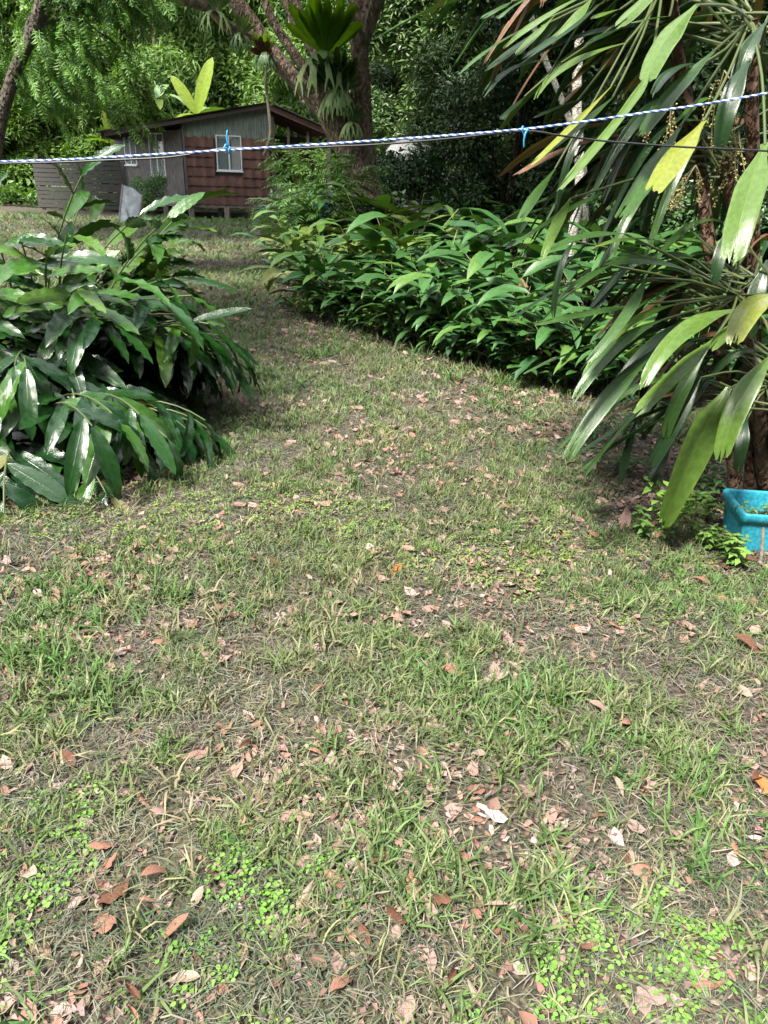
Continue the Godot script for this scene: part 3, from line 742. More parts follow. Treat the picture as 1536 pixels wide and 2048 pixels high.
func make_bed() -> void:
	rng.seed = 720
	var lv := []
	for i in 4: lv.append(leaf(0.46, 0.118, [0.65, 1.0, 0.4, 1.2][i], [0.2, 0.32, 0.12, 0.26][i], 0.04, [2.5, 3.2, 2.0, 3.6][i], i * 1.7, 0.72, 0.85, 9))
	var protos := []
	for s in 6:
		var t := thing("bed_ginger", Vector3.ZERO, "green ginger plant in the dense bed beside the lawn", "plant", "ginger plants in the bed")
		var ns := 3
		var yellow := s == 5
		for i in ns:
			var az := TAU * i / ns + rf(-0.5, 0.5)
			var pts := cane_points(Vector3(rf(-0.05, 0.05), -0.02, rf(-0.05, 0.05)), az, rf(0.55, 0.9), rf(1.25, 1.5), rf(0.35, 1.1), 6)
			var mb := MB.new()
			mb.tube(pts, taper(0.007, 0.003, pts.size()), 5)
			var st := obj("stem", mb.done(), M.stem, t)
			for j in 5:
				var f := lerpf(0.3, 1.0, j / 4.0)
				var q := f * (pts.size() - 1); var k := mini(int(q), pts.size() - 2)
				var at: Vector3 = pts[k].lerp(pts[k + 1], q - k)
				var tan: Vector3 = (pts[k + 1] - pts[k]).normalized()
				var a2 := az + (1.25 if j % 2 == 0 else -1.25) * (0.4 if j == 4 else 1.0) + rf(-0.4, 0.4)
				var d := (tan * 0.45 + Vector3(cos(a2), rf(-0.2, 0.75), sin(a2))).normalized()
				var mt: Material = M.bedleaf[[0, 1, 2, 0, 1, 2, 3, 0][rng.randi() % 8]]
				if rng.randf() < 0.035: mt = M.ginger[6]
				if yellow: mt = M.bedleaf[[3, 4, 3, 4, 1, 5][rng.randi() % 6]]
				obj("leaf", lv[rng.randi() % 4], mt, st, frame(at, d, Vector3.UP + rv(0.3), rf(0.75, 1.15)))
		if yellow: meta(t, "yellow-green ginger plant in the bed by the big tree", "plant", "ginger plants in the bed")
		protos.append(t)
	var n := 0
	var spots := []
	var tries := 0
	while spots.size() < 175 and tries < 9000:
		tries += 1
		var x := rf(-1.8, 4.6); var z := -5.4 - pow(rng.randf(), 1.25) * 9.6
		if not in_bed(x, z) or absf(x) > -z * 0.56 + 0.2: continue
		var ok := true
		var gap := 0.24 if z > -9.0 else 0.33
		for s in spots:
			if Vector2(s.x - x, s.y - z).length() < gap: ok = false; break
		if ok: spots.append(Vector2(x, z))
	for i in 34:                                                   # a closed front row
		var f := i / 33.0 * 3.6
		var k := mini(int(f), 3)
		var q := bed[k].lerp(bed[k + 1], f - k)
		spots.append(q + Vector2(rf(-0.05, 0.2), -rf(0.05, 0.25)))
	for i in 30:                                                   # low leaves at the very edge
		var f := i / 29.0 * 3.6
		var k := mini(int(f), 3)
		spots.append(bed[k].lerp(bed[k + 1], f - k) + Vector2(rf(-0.1, 0.1), rf(0.0, 0.12)))
	var nlow := spots.size() - 30
	for s in spots:
		var yel: bool = s.y < -8.6 and s.x < 0.6 and rng.randf() < 0.55
		var k := 5 if yel else rng.randi() % 5
		var sc := rf(0.9, 1.45)
		if s.y < -8.6: sc *= 1.15
		# shorter along the lawn edge
		if not in_bed(s.x - 0.35, s.y + 0.55): sc *= 0.74
		if n >= nlow: sc = rf(0.42, 0.6)
		var at := Vector3(s.x, gh(s.x, s.y), s.y)
		if k < 6 and protos[k].position == Vector3.ZERO:
			protos[k].position = at; protos[k].rotation.y = rf(0, TAU); protos[k].scale = Vector3.ONE * sc
		else: clone(protos[k], "bed_ginger", at, rf(0, TAU), sc)
		n += 1

# ---------------------------------------------------------------- the palm
func strap(b: Vector3, c: Vector3, t: Vector3, W: float, out: Vector3, sd: float) -> ArrayMesh:
	var mb := MB.new()
	var rows := 17; var cn := 9
	rng.seed = int(sd * 1000.0)
	var rag := []
	for k in cn: rag.append(rf(-0.05, 0.02))
	rag[int(rf(2, 6))] = rf(-0.3, -0.06)
	if rng.randf() < 0.35: rag[int(rf(1, 7))] = rf(-0.22, -0.08)
	var tip := rf(0.86, 1.05)
	var spot := rf(0.0, 1.0)
	for r in rows:
		var f := float(r) / (rows - 1)
		var p := b.lerp(c, f).lerp(c.lerp(t, f), f)
		var tan := ((c - b).lerp(t - c, f)).normalized()
		var x := out.cross(tan).normalized()
		x = x.rotated(tan, 0.25 * sin(sd * 7.0 + f * 2.0))
		var nn := tan.cross(x)
		var w := W * 0.5 * (0.2 + 0.8 * smoothstep(0.0, 0.4, f)) * (1.0 - 0.3 * smoothstep(0.6, 1.0, f) - 0.2 * smoothstep(0.93, 1.0, f))
		for k in cn:
			var u := k / (cn - 1.0) * 2.0 - 1.0
			var h := (0.09 if k % 2 == 0 else -0.03) * w + absf(u) * -0.22 * w + 0.1 * w * sin(f * 9.0 + sd * 3.0) * u
			var ext: float = rag[k] * smoothstep(0.8, 1.0, f) - absf(u) * absf(u) * 0.05 * smoothstep(0.9, 1.0, f)
			mb.vert(p + x * u * w + nn * h + tan * ext * 1.4 * (t - b).length() * 0.5, Color(2.2, 1.15, 2.4) if f > tip + 0.05 * sin(k * 2.3 + sd) else (Color(1.35, 1.2, 1.1) if spot < 0.3 and sin(k * 3.7 + f * 21.0 + sd) > 0.8 else Color.WHITE), Vector2(0.5 + 0.5 * u, f))
	mb.grid(rows, cn, 0)
	return mb.done()
func make_palm() -> void:
	rng.seed = 800
	var root := Vector3(1.9, 0, -3.75)
	var t := thing("palm", root, "multi-stemmed palm with long drooping strap leaves overhanging the lawn", "palm")
	var cr := []
	for c in PALM_CROWNS: cr.append(Vector3(c[0], c[1], c[2]) - root)
	for i in cr.size():
		var mb := MB.new()
		var foot := Vector3(rf(-0.2, 0.3), -0.05, rf(-0.3, 0.2))
		mb.tube(path(foot, cr[i], Vector3(0.05, 0, -0.05), 9, 0.01), taper(0.035, 0.028, 9), 9, Color.WHITE, 0.2, i)
		obj("stem", mb.done(), M.fibre, t)
	var i := 0
	for l in PALM_LEAVES:
		i += 1
		var b := Vector3(l[0], l[1], l[2]) - root; var c := Vector3(l[3], l[4], l[5]) - root; var e := Vector3(l[6], l[7], l[8]) - root
		var out := (Vector3(-0.45, 1.0, 0.75)).normalized()
		var m: Material = M.palm[l[10]]
		if l[10] == 0 and i % 5 == 0: m = M.palm[4]
		var o := obj("leaf", strap(b, c, e, l[9] * 0.9, out, 1.0 + i * 0.37), m, t)
		var hub: Vector3 = cr[l[11]]
		var mb := MB.new()
		var q := (b - c).normalized()
		mb.tube(smooth([b - q * 0.01, b.lerp(hub, 0.45) + q * 0.05, hub], 7), taper(0.0045, 0.006, 7), 5)
		if l[10] != 3: obj("petiole", mb.done(), M.gcane, o)
	# the leaves behind these, in the shade of the crown
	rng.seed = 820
	for k in 300:
		var hub: Vector3 = cr[rng.randi() % cr.size()] + rv(0.1)
		var az := rf(1.6, 5.6) if rng.randf() < 0.75 else rf(0, TAU)           # mostly away from the open side and to the left
		var d := Vector3(cos(az), 0, sin(az))
		var L := rf(0.45, 0.85); var up := rf(-0.1, 0.65)
		var b := hub + d * L * 0.3 + Vector3(0, up * 0.25, 0)
		var c := hub + d * L * 0.75 + Vector3(0, up * 0.6, 0)
		var e := hub + d * L * rf(1.0, 1.3) + Vector3(0, up * 0.3 - rf(0.15, 0.5), 0)
		if (e + root).z > -3.2 or t.get_child_count() > 300: continue
		var lowest := minf(e.y, c.y)
		if lowest < 0.12: continue
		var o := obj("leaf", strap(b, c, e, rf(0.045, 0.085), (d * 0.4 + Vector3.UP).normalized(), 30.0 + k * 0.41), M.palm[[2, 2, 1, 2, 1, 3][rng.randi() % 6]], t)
		var mb := MB.new()
		mb.tube(smooth([b, b.lerp(hub, 0.5), hub], 5), taper(0.0045, 0.006, 5), 5)
		obj("petiole", mb.done(), M.gcane, o)
	# hanging flower sprays with small yellow fruit
	rng.seed = 830
	for s in [[Vector3(1.2, 1.98, -3.2), 0.3], [Vector3(1.3, 1.78, -3.2), 0.34], [Vector3(1.18, 1.66, -3.25), 0.2], [Vector3(1.42, 1.72, -3.15), 0.3], [Vector3(1.05, 1.92, -3.3), 0.25]]:
		var sb := MB.new(); var fb := MB.new()
		var a: Vector3 = s[0] - root
		for k in 5:
			var d := Vector3(rf(-0.35, 0.35), -1, rf(-0.3, 0.3)).normalized()
			var pp := path(a, a + d * s[1] * rf(0.6, 1.0), rv(0.03), 6)
			sb.tube(pp, taper(0.003, 0.0015, 6), 4)
			for q in 26:
				var f := rf(0.25, 1.0) * 4.99
				var at: Vector3 = pp[int(f)].lerp(pp[int(f) + 1], f - int(f)) + rv(0.01)
				var w := rf(0.003, 0.0055); var kk := rf(0.5, 1.3)
				fb.box(at, Vector3(w, w * 1.3, w), Basis.from_euler(rv(3.0)), Color(kk, kk, kk))
		var sp := obj("flower_spray", sb.done(), M.cane, t)
		obj("fruit", fb.done(), M.fruit, sp).set_meta("kind", "stuff")

func weed_mesh(h: float, ll: float, n: int, sd: int) -> Array:
	rng.seed = sd
	var st := MB.new(); var fo := MB.new()
	for s in 4:
		var a := rf(0, TAU)
		var top := Vector3(cos(a) * h * rf(0.15, 0.5), h * rf(0.6, 1.0), sin(a) * h * rf(0.15, 0.5))
		var pp := path(Vector3.ZERO, top, Vector3(0, h * 0.12, 0), 6)
		st.tube(pp, taper(0.003, 0.0015, 6), 4)
		for j in n:
			var f := lerpf(0.2, 0.99, (j + 0.5) / n) * 4.99
			var at: Vector3 = pp[int(f)].lerp(pp[int(f) + 1], f - int(f))
			for sg in [0.0, PI]:
				var b: float = j * 1.9 + sg + rf(-0.4, 0.4)
				var fr := frame(at, Vector3(cos(b), rf(-0.3, 0.35), sin(b)), Vector3.UP + rv(0.35))
				var l := ll * rf(0.7, 1.15); var w := l * 0.26; var k := rf(0.75, 1.25); var cc := Color(k, k, k * rf(0.8, 1.1))
				var q := [fo.vert(fr * Vector3.ZERO, cc), fo.vert(fr * Vector3(-w, w * 0.3, l * 0.42), cc), fo.vert(fr * Vector3(0, 0, l * 0.5), cc), fo.vert(fr * Vector3(w, w * 0.3, l * 0.42), cc), fo.vert(fr * Vector3(0, -l * 0.12, l), cc)]
				fo.tri(q[0], q[1], q[2]); fo.tri(q[0], q[2], q[3]); fo.tri(q[1], q[4], q[2]); fo.tri(q[2], q[4], q[3])
	return [st.done(), fo.done()]
func make_weeds() -> void:
	var mats := [leafy(lin(0.1, 0.2, 0.045), 0.5, 0.5), leafy(lin(0.17, 0.3, 0.06), 0.5, 0.6), leafy(lin(0.05, 0.115, 0.035), 0.5, 0.4)]
	var kinds := []
	for i in 3: kinds.append(weed_mesh([0.22, 0.16, 0.3][i], [0.055, 0.045, 0.06][i], 6, 900 + i))
	rng.seed = 910
	var words := ["mid green", "bright green", "dark green"]
	for i in 46:
		var x := rf(1.2, 2.7); var z := rf(-5.0, -2.95)
		if i < 12: x = rf(1.3, 1.62); z = rf(-3.35, -2.95)
		if x > 1.62 and x < 2.15 and z > -3.3: continue
		if x < 1.55 and z > -3.0: continue
		var k := rng.randi() % 3
		var c := 1 if z > -3.4 and rng.randf() < 0.6 else (2 if z < -3.6 else 0)
		var t := thing("weed", Vector3(x, gh(x, z), z), "%s leafy weed growing under the palm by the turquoise box" % words[c], "weed", "weeds under the palm", rf(0, TAU))
		t.scale = Vector3.ONE * rf(0.7, 1.25)
		obj("stem", kinds[k][0], M.stem, t); obj("foliage", kinds[k][1], mats[c], t)
	for i in 2:                                                     # two weeds growing out of the box
		var t := thing("weed", Vector3([1.72, 1.86][i], 0.13, [-3.2, -3.3][i]), "%s weed growing out of the turquoise box" % ["bright green", "trailing bright green"][i], "weed", "", i * 1.3)
		t.scale = Vector3.ONE * [0.75, 0.55][i]
		obj("stem", kinds[1][0], M.stem, t); obj("foliage", kinds[1][1], mats[1], t)
	for i in 44:                                                    # saplings along the front of the ginger bed
		var x := rf(-1.1, 0.3) if i < 26 else rf(0.2, 1.5); var z := -8.9 + (x + 1.0) * (0.85 if i < 26 else 1.12) + rf(-0.5, 0.35)
		var k := rng.randi() % 3
		var t := thing("weed", Vector3(x, gh(x, z), z), "bright green leafy weed along the edge of the ginger bed", "weed", "weeds along the ginger bed", rf(0, TAU))
		t.scale = Vector3.ONE * (rf(1.1, 1.9) if i < 26 else rf(0.6, 1.2))
		obj("stem", kinds[k][0], M.stem, t); obj("foliage", kinds[k][1], mats[1 if i % 3 > 0 else 0], t)

func make_box() -> void:
	# an open turquoise plastic trough with a thick rim, lying at the foot of the palm
	var t := thing("plastic_trough", Vector3(1.95, 0.0, -3.25), "turquoise plastic trough with thick rim, half filled with soil", "trough", "", -0.08)
	var ring := func(w: float, d: float, y: float, r: float) -> Array:
		var o := []
		for q in 4:
			var cx := (w * 0.5 - r) * (1.0 if q == 0 or q == 3 else -1.0); var cz := (d * 0.5 - r) * (1.0 if q < 2 else -1.0)
			for k in 4:
				var a := (q * 90.0 + k * 30.0) * PI / 180.0
				o.append(Vector3(cx + cos(a) * r, y, cz + sin(a) * r))
		return o
	var skin := func(rows: Array) -> ArrayMesh:
		var mb := MB.new()
		var n: int = rows[0].size()
		for r in rows:
			for k in n + 1: mb.vert(r[k % n])
		for i in rows.size() - 1:
			for k in n:
				var a: int = i * (n + 1) + k
				mb.quad(a, a + n + 1, a + n + 2, a + 1)
		return mb.done()
	var W := 0.56; var D := 0.32; var H := 0.21
	obj("body", skin.call([ring.call(W - 0.07, D - 0.07, 0.0, 0.012), ring.call(W - 0.065, D - 0.065, 0.01, 0.014), ring.call(W - 0.035, D - 0.035, H * 0.7, 0.016), ring.call(W - 0.03, D - 0.03, H, 0.016), ring.call(W - 0.046, D - 0.046, H, 0.012), ring.call(W - 0.06, D - 0.06, 0.1, 0.012)]), M.turquoise, t)
	obj("rim", skin.call([ring.call(W - 0.028, D - 0.028, H - 0.035, 0.018), ring.call(W, D, H - 0.03, 0.024), ring.call(W + 0.002, D + 0.002, H + 0.002, 0.024), ring.call(W - 0.012, D - 0.012, H + 0.01, 0.02), ring.call(W - 0.04, D - 0.04, H + 0.007, 0.014), ring.call(W - 0.047, D - 0.047, H - 0.02, 0.012)]), M.turquoise, t)
	var so := MB.new()
	var m := so.vert(Vector3(0, 0.135, 0), Color(0.6, 0.55, 0.5), Vector2.ZERO)
	for p in ring.call(W - 0.056, D - 0.056, 0.12, 0.035): so.vert(p, Color(0.6, 0.55, 0.5), Vector2(p.x, p.z))
	for k in 16: so.tri(m, m + 1 + k, m + 1 + (k + 1) % 16)
	obj("soil", so.done(), M.soil, t)
	var st := MB.new()
	st.tube([Vector3(1.735, -0.02, -3.0), Vector3(1.733, 0.08, -3.02), Vector3(1.72, 0.19, -3.04)], [0.011, 0.009, 0.008], 7, Color.WHITE, 0.2)
	meta(obj("stick", st.done(), M.timber, self), "pale stick standing upright against the turquoise trough", "stick")

func make_lines() -> void:
	# twisted rope: three strands about one line
	var line := smooth(ROPE, 2600)
	var t := thing("clothesline_rope", Vector3.ZERO, "blue and white twisted rope strung across the clearing", "rope")
	for s in 4:
		var p := []
		for i in line.size():
			var tan: Vector3 = (line[mini(i + 1, line.size() - 1)] - line[maxi(i - 1, 0)]).normalized()
			var x := tan.cross(Vector3.UP).normalized(); var y := tan.cross(x)
			var a := TAU * (i * 0.062 + s / 4.0) + 0.9 * nz.get_noise_1d(i * 1.7)
			p.append(line[i] + (x * cos(a) + y * sin(a)) * (0.0014 + 0.0004 * nz.get_noise_1d(i * 6.0 + s * 500.0)))
		var mb := MB.new()
		mb.tube(p, taper(0.00125, 0.00125, p.size()), 5)
		obj("strand", mb.done(), M.ropeblue if s > 1 else M.ropewhite, t)
	var mb2 := MB.new()
	var cl := smooth(CABLE, 160)
	mb2.tube(cl, taper(0.0022, 0.0022, cl.size()), 8)
	meta(obj("black_cable", mb2.done(), M.black, self), "thin black cable sagging under the blue and white rope", "cable")
	for q in [[Vector3(-0.394, 1.634, -1.9), 1.0, "blue tie with its tail sticking up, holding cable to rope"], [Vector3(0.285, 1.694, -1.9), -1.0, "bright blue tie with its tail hanging down from the rope"]]:
		var mb := MB.new()
		var ring := []
		for i in 14:
			var a := TAU * i / 12.0
			ring.append(q[0] + Vector3(0.001 * i - 0.006, -0.002 + sin(a) * 0.009, cos(a) * 0.0085))
		mb.tube(ring, taper(0.0021, 0.0021, 14), 6)
		mb.tube(smooth([q[0] + Vector3(0.004, 0.004 * q[1], 0.008), q[0] + Vector3(0.001, 0.02 * q[1], 0.01), q[0] + Vector3(0.003, 0.036 * q[1], 0.008)], 8), taper(0.0022, 0.0015, 8), 6)
		meta(obj("rope_tie", mb.done(), M.tieblue, self), q[2], "rope tie")

# ---------------------------------------------------------------- the shed
func ribbed(w: float, h0: float, h1: float, pitch: float, depth: float, kind := 0) -> ArrayMesh:     # a metal sheet in x,y facing +z, with top running from h0 to h1
	var mb := MB.new()
	var n := maxi(4, int(w / pitch * 4.0))
	for r in 2:
		for k in n + 1:
			var x := w * k / n
			var d := depth * 0.5 * cos(TAU * x / pitch)
			if kind == 1: d = depth if fposmod(x / pitch, 1.0) < 0.35 else 0.0
			mb.vert(Vector3(x, 0.0 if r == 0 else lerpf(h0, h1, x / w), d))
	mb.grid(2, n + 1, 0)
	return mb.done()
func window_unit(parent: Node3D, w: float, h: float, xf: Transform3D, two := true) -> void:
	var mb := MB.new()
	var f := 0.036
	for q in [[Vector3(w / 2, f / 2, 0), Vector3(w, f, 0.06)], [Vector3(w / 2, h - f / 2, 0), Vector3(w, f, 0.06)], [Vector3(f / 2, h / 2, 0), Vector3(f, h - 2 * f, 0.06)], [Vector3(w - f / 2, h / 2, 0), Vector3(f, h - 2 * f, 0.06)]]: mb.box(q[0], q[1])
	var o := obj("window", mb.done(), M.white, parent, xf)
	var sb := MB.new()
	sb.box(Vector3(w / 2, -0.015, 0.03), Vector3(w + 0.06, 0.03, 0.1)); obj("sill", sb.done(), M.white, o)
	if two:
		var mu := MB.new()
		mu.box(Vector3(w / 2, h / 2, 0.004), Vector3(0.045, h - 2 * f, 0.05)); obj("mullion", mu.done(), M.white, o)
	for s in 2:
		var pb := MB.new()
		var x0 := f + (0.0 if s == 0 else (w - 2 * f + 0.06) / 2.0); var pw := (w - 2 * f - 0.06) / 2.0
		pb.face([Vector3(x0, f, 0), Vector3(x0, h - f, 0), Vector3(x0 + pw, h - f, 0), Vector3(x0 + pw, f, 0)])
		obj("pane", pb.done(), M.glass, o)
	if w < 0.75 or w > 0.85: return
	var cu := MB.new()                                     # a pale curtain drawn to one side inside
	for k in 9: cu.vert(Vector3(w * 0.62 + k * w * 0.04, f, -0.1 + 0.02 * sin(k * 1.9)))
	for k in 9: cu.vert(Vector3(w * 0.62 + k * w * 0.04, h - f, -0.1 + 0.02 * sin(k * 1.9)))
	cu.grid(2, 9, 0)
	obj("curtain", cu.done(), std(lin(0.22, 0.19, 0.15), 0.9), o)
func panel_round(parent: Node3D, nm: String, w: float, h: float, win: Array, mat: Material, xf: Transform3D, th := 0.05) -> void:   # a backing wall with openings [x,y,w,h]
	var mb := MB.new()
	var xs := [0.0, w]
	for q in win: xs.append(q[0]); xs.append(q[0] + q[2])
	xs.sort()
	for i in xs.size() - 1:
		var a: float = xs[i]; var b: float = xs[i + 1]
		var y := 0.0
		for q in win:
			if q[0] < b - 0.001 and q[0] + q[2] > a + 0.001:
				mb.box(Vector3((a + b) / 2, (y + q[1]) / 2, 0), Vector3(b - a, q[1] - y, th)); y = q[1] + q[3]
		mb.box(Vector3((a + b) / 2, (y + h) / 2, 0), Vector3(b - a, h - y, th))
	obj(nm, mb.done(), mat, parent, xf)
func make_shed() -> void:
	rng.seed = 1000
	# local frame: x along the tiled wall, z towards the clearing; the corner post stands at the origin
	var t := thing("shed", Vector3(-6.38, 0.0, -24.6), "stilted shed clad in red-brown tiles and grey ribbed metal", "shed", "", 0.242)
	var FY := 0.47; var W := 2.5; var TOP := 2.33
	# tiled front wall with an opening for the window
	var win := [0.92, 0.95, 0.74, 0.96]
	panel_round(t, "wall", W, TOP - FY + 0.45, [win], M.darktimber, Transform3D(Basis.IDENTITY, Vector3(0, FY, -0.1)))
	var tw := Node3D.new(); tw.name = "tile_cladding"; t.add_child(tw)
	var rows := 7; var rh := (TOP - FY) / rows; var cols := 9; var cw := W / cols
	var tile := MB.new()
	var nseg := 8
	for r in 3:
		for k in nseg + 1:
			var x := cw * 1.04 * k / nseg
			var d := 0.016 * cos(TAU * k / nseg) + 0.004
			if r == 0: tile.vert(Vector3(x, -0.03 - 0.008 * cos(TAU * k / nseg), d + 0.012))
			elif r == 1: tile.vert(Vector3(x, -0.025 - 0.008 * cos(TAU * k / nseg), d + 0.05))
			else: tile.vert(Vector3(x, rh, d + 0.002))
	tile.grid(3, nseg + 1, 0)
	var tmesh := tile.done()
	var tm := []
	for i in 5:
		var m: StandardMaterial3D = M.tile.duplicate(); m.albedo_color = Color(1, 1, 1).darkened([0.0, 0.06, 0.14, 0.03, 0.09][i]); tm.append(m)
	var half := MB.new(); half = null
	for r in rows:
		for c in cols:
			var x := c * cw; var y := r * rh
			if x + cw * 0.5 > win[0] - 0.02 and x + cw * 0.5 < win[0] + win[2] + 0.02 and y + rh * 0.6 > win[1] and y + rh * 0.4 < win[1] + win[3]: continue
			obj("tile", tmesh, tm[rng.randi() % 5], tw, Transform3D(Basis.from_euler(Vector3(0, rf(-0.02, 0.02), rf(-0.012, 0.012))), Vector3(x, FY + y + rf(-0.004, 0.004), -0.062 + rf(0, 0.004))))
	window_unit(t, win[2] + 0.02, win[3] + 0.02, Transform3D(Basis.IDENTITY, Vector3(win[0] - 0.01, FY + win[1] - 0.01, -0.03)))
	# green metal gable above the tiles
	for i in 3:
		var x0 := i * W / 3.0
		obj("gable_sheet", ribbed(W / 3.0 + 0.03, lerpf(0.37, 0.92, i / 3.0), lerpf(0.37, 0.92, (i + 1.0) / 3.0), 0.076, 0.018), M.greenmetal, t, Transform3D(Basis.IDENTITY, Vector3(x0, TOP - 0.04, -0.055 - 0.004 * i)))
	# corner post and trims
	var tr := MB.new(); tr.box(Vector3(-0.03, FY + 1.1, -0.02), Vector3(0.07, 2.25, 0.09)); obj("corner_trim", tr.done(), M.greymetal, t)
	var wt := MB.new(); wt.box(Vector3(W + 0.03, FY + 0.2, -0.03), Vector3(0.035, 0.45, 0.05)); obj("corner_trim", wt.done(), M.white, t)
	# grey ribbed side wall running back to the left
	var LW := 4.1; var ang := 0.992
	var lx := Vector3(-cos(ang), 0, -sin(ang))
	var lb := Basis(-lx, Vector3.UP, (-lx).cross(Vector3.UP).normalized())
	var lo := lx * LW + Vector3(-0.07, FY, -0.06)
	var wins := [[0.7, 1.0, 0.72, 0.85], [2.25, 0.72, 0.85, 1.2]]
	panel_round(t, "wall", LW, 2.0, wins, M.darktimber, Transform3D(lb, lo - lb.z * 0.06))
	var prev := 0.0
	var spans := [[0.0, 0.7], [0.7, 1.42], [1.42, 2.25], [2.25, 3.1], [3.1, 4.1]]
	for i in 5:
		var w: float = spans[i][1] - spans[i][0]
		var at: Vector3 = lo + lb.x * spans[i][0]
		var fr := 0.12 * w
		if i == 1 or i == 3:
			var q: Array = wins[0 if i == 1 else 1]
			obj("wall_sheet", ribbed(w, q[1], q[1], 0.14, 0.022, 1), M.greymetal, t, Transform3D(lb, at))
			var y1: float = q[1] + q[3]
			obj("wall_sheet", ribbed(w, 2.0 - y1, 2.0 - y1, 0.14, 0.022, 1), M.greymetal, t, Transform3D(lb, at + Vector3(0, y1, 0)))
		else: obj("wall_sheet", ribbed(w, 2.0, 2.0, 0.14, 0.022, 1), M.greymetal, t, Transform3D(lb, at))
	for q in wins: window_unit(t, q[2] + 0.02, q[3] + 0.02, Transform3D(lb, lo + lb.x * (q[0] - 0.01) + Vector3(0, q[1] - 0.01, 0) + lb.z * 0.02))
	# back and right walls close the room, the floor stands on bearers and stumps
	var back := MB.new(); back.box(Vector3(0.05, 1.5, -4.4), Vector3(4.9, 2.1, 0.06)); obj("back_wall", back.done(), M.darktimber, t)
	var rw := MB.new(); rw.box(Vector3(W - 0.04, 1.75, -2.25), Vector3(0.06, 2.65, 4.24)); obj("side_wall", rw.done(), M.darktimber, t)
	var fl := MB.new()
	fl.face([Vector3(0, FY - 0.01, -0.12), lx * LW + Vector3(0, FY - 0.01, -0.1), Vector3(-3.5, FY - 0.01, -4.35), Vector3(W - 0.05, FY - 0.01, -4.35), Vector3(W - 0.05, FY - 0.01, -0.12)])
	obj("floor", fl.done(), M.darktimber, t)
	for q in [[Vector3(-0.05, FY - 0.06, -0.1), Vector3(W + 0.02, FY - 0.06, -0.1)], [Vector3(-0.05, FY - 0.07, -0.05), lx * LW + Vector3(0, FY - 0.07, -0.02)], [Vector3(-0.1, FY - 0.06, -2.0), Vector3(W, FY - 0.06, -2.0)]]:
		var mb := MB.new(); mb.bar(q[0], q[1], 0.1, 0.11); obj("bearer", mb.done(), M.timber, t)
	for p in [Vector3(0.06, 0, -0.06), Vector3(1.15, 0, -0.1), Vector3(2.3, 0, -0.12), lx * 0.62 + Vector3(0, 0, -0.05), lx * 1.35 + Vector3(0, 0, 0.02), lx * 2.9, Vector3(1.0, 0, -2.0), Vector3(2.2, 0, -2.0)]:
		var mb := MB.new(); mb.box(p + Vector3(0, 0.16, 0), Vector3(0.15, 0.4, 0.15), Basis(Vector3.UP, rf(-0.2, 0.2))); obj("stump", mb.done(), M.timber, t)
	# low deck board in front of the side wall
	var dk := MB.new(); dk.bar(Vector3(0.12, FY - 0.03, 0.12), lx * 1.6 + Vector3(0.1, FY - 0.04, 0.2), 0.18, 0.06); obj("deck_board", dk.done(), M.timber, t)
	# skillion roof falling to the left: overlapping ribbed sheets on rafters
	var r0 := Vector3(W + 0.14, 3.3, 0.32); var r1 := Vector3(-2.35, 2.32, 0.42)
	var dx := (r1 - r0)
	var n := 6
	for i in n:
		var a := r0 + dx * (float(i) / n); var b := r0 + dx * ((i + 1.12) / n)
		var xl := (b - a)
		var bx := xl.normalized(); var bz := Vector3(0, 0, -1); var by := bz.cross(bx).normalized()
		var mb := MB.new()
		var m := 36
		for row in 2:
			for k in m + 1:
				mb.vert(Vector3(xl.length() * (1 - row), 0.0, 0) + Vector3(0, 0.012 * cos(k * PI / 1.5), k * 4.9 / m))
		mb.grid(2, m + 1, 0)
		obj("roof_sheet", mb.done(), M.rust, t, Transform3D(Basis(bx, by, bz), a + Vector3(0, 0.012 * (n - i) * 0.35 + rf(0.0, 0.014), rf(-0.04, 0.04))))
	for k in 4:
		var mb := MB.new(); mb.bar(r0 + Vector3(-0.1, -0.075, -0.12 - k * 1.3), r1 + Vector3(0.1, -0.075, -0.12 - k * 1.3), 0.045, 0.1); obj("rafter", mb.done(), M.darktimber, t)
	var fa := MB.new(); fa.bar(r1 + Vector3(0.03, -0.06, 0.0), r1 + Vector3(0.03, -0.06, -4.6), 0.025, 0.12); obj("fascia", fa.done(), M.darktimber, t)
	# open lean-to on the right
	var l0 := Vector3(W + 0.05, 3.24, 0.2); var l1 := Vector3(4.45, 2.62, 0.1)
	for i in 3:
		var a := l0.lerp(l1, i / 3.0) + Vector3(0, 0.02 - 0.006 * i, 0); var b := l0.lerp(l1, (i + 1.1) / 3.0) + Vector3(0, 0.02 - 0.006 * i, 0)
		var mb := MB.new(); mb.bar(a + Vector3(0, 0, -2.2), b + Vector3(0, 0, -2.2), 4.6, 0.018); obj("lean_to_sheet", mb.done(), M.darktimber, t)
	for k in 4:
		var mb := MB.new(); mb.bar(l0 + Vector3(0, -0.08, -0.02 - k * 1.3), l1 + Vector3(0, -0.08, -0.02 - k * 1.3), 0.05, 0.13); obj("rafter", mb.done(), M.redtimber, t)
	for q in [Vector3(4.35, 0, 0.0), Vector3(4.35, 0, -3.6), Vector3(W + 0.28, 0, -3.9), Vector3(W + 0.12, 0, 0.02)]:
		var mb := MB.new(); var hh := 2.55 if q.x > 4.0 else 3.0
		mb.box(q + Vector3(0, hh / 2.0 - 0.05, 0), Vector3(0.1, hh, 0.1)); obj("post", mb.done(), M.darktimber, t)
	for q in [[2.45, 0.16], [2.2, 0.12], [2.02, 0.14], [1.86, 0.12]]:
		var mb := MB.new(); mb.bar(Vector3(W + 0.1, q[0], -3.75), Vector3(4.4, q[0] - 0.02, -3.65), 0.03, q[1] + 0.05); obj("wall_board", mb.done(), M.darktimber, t)
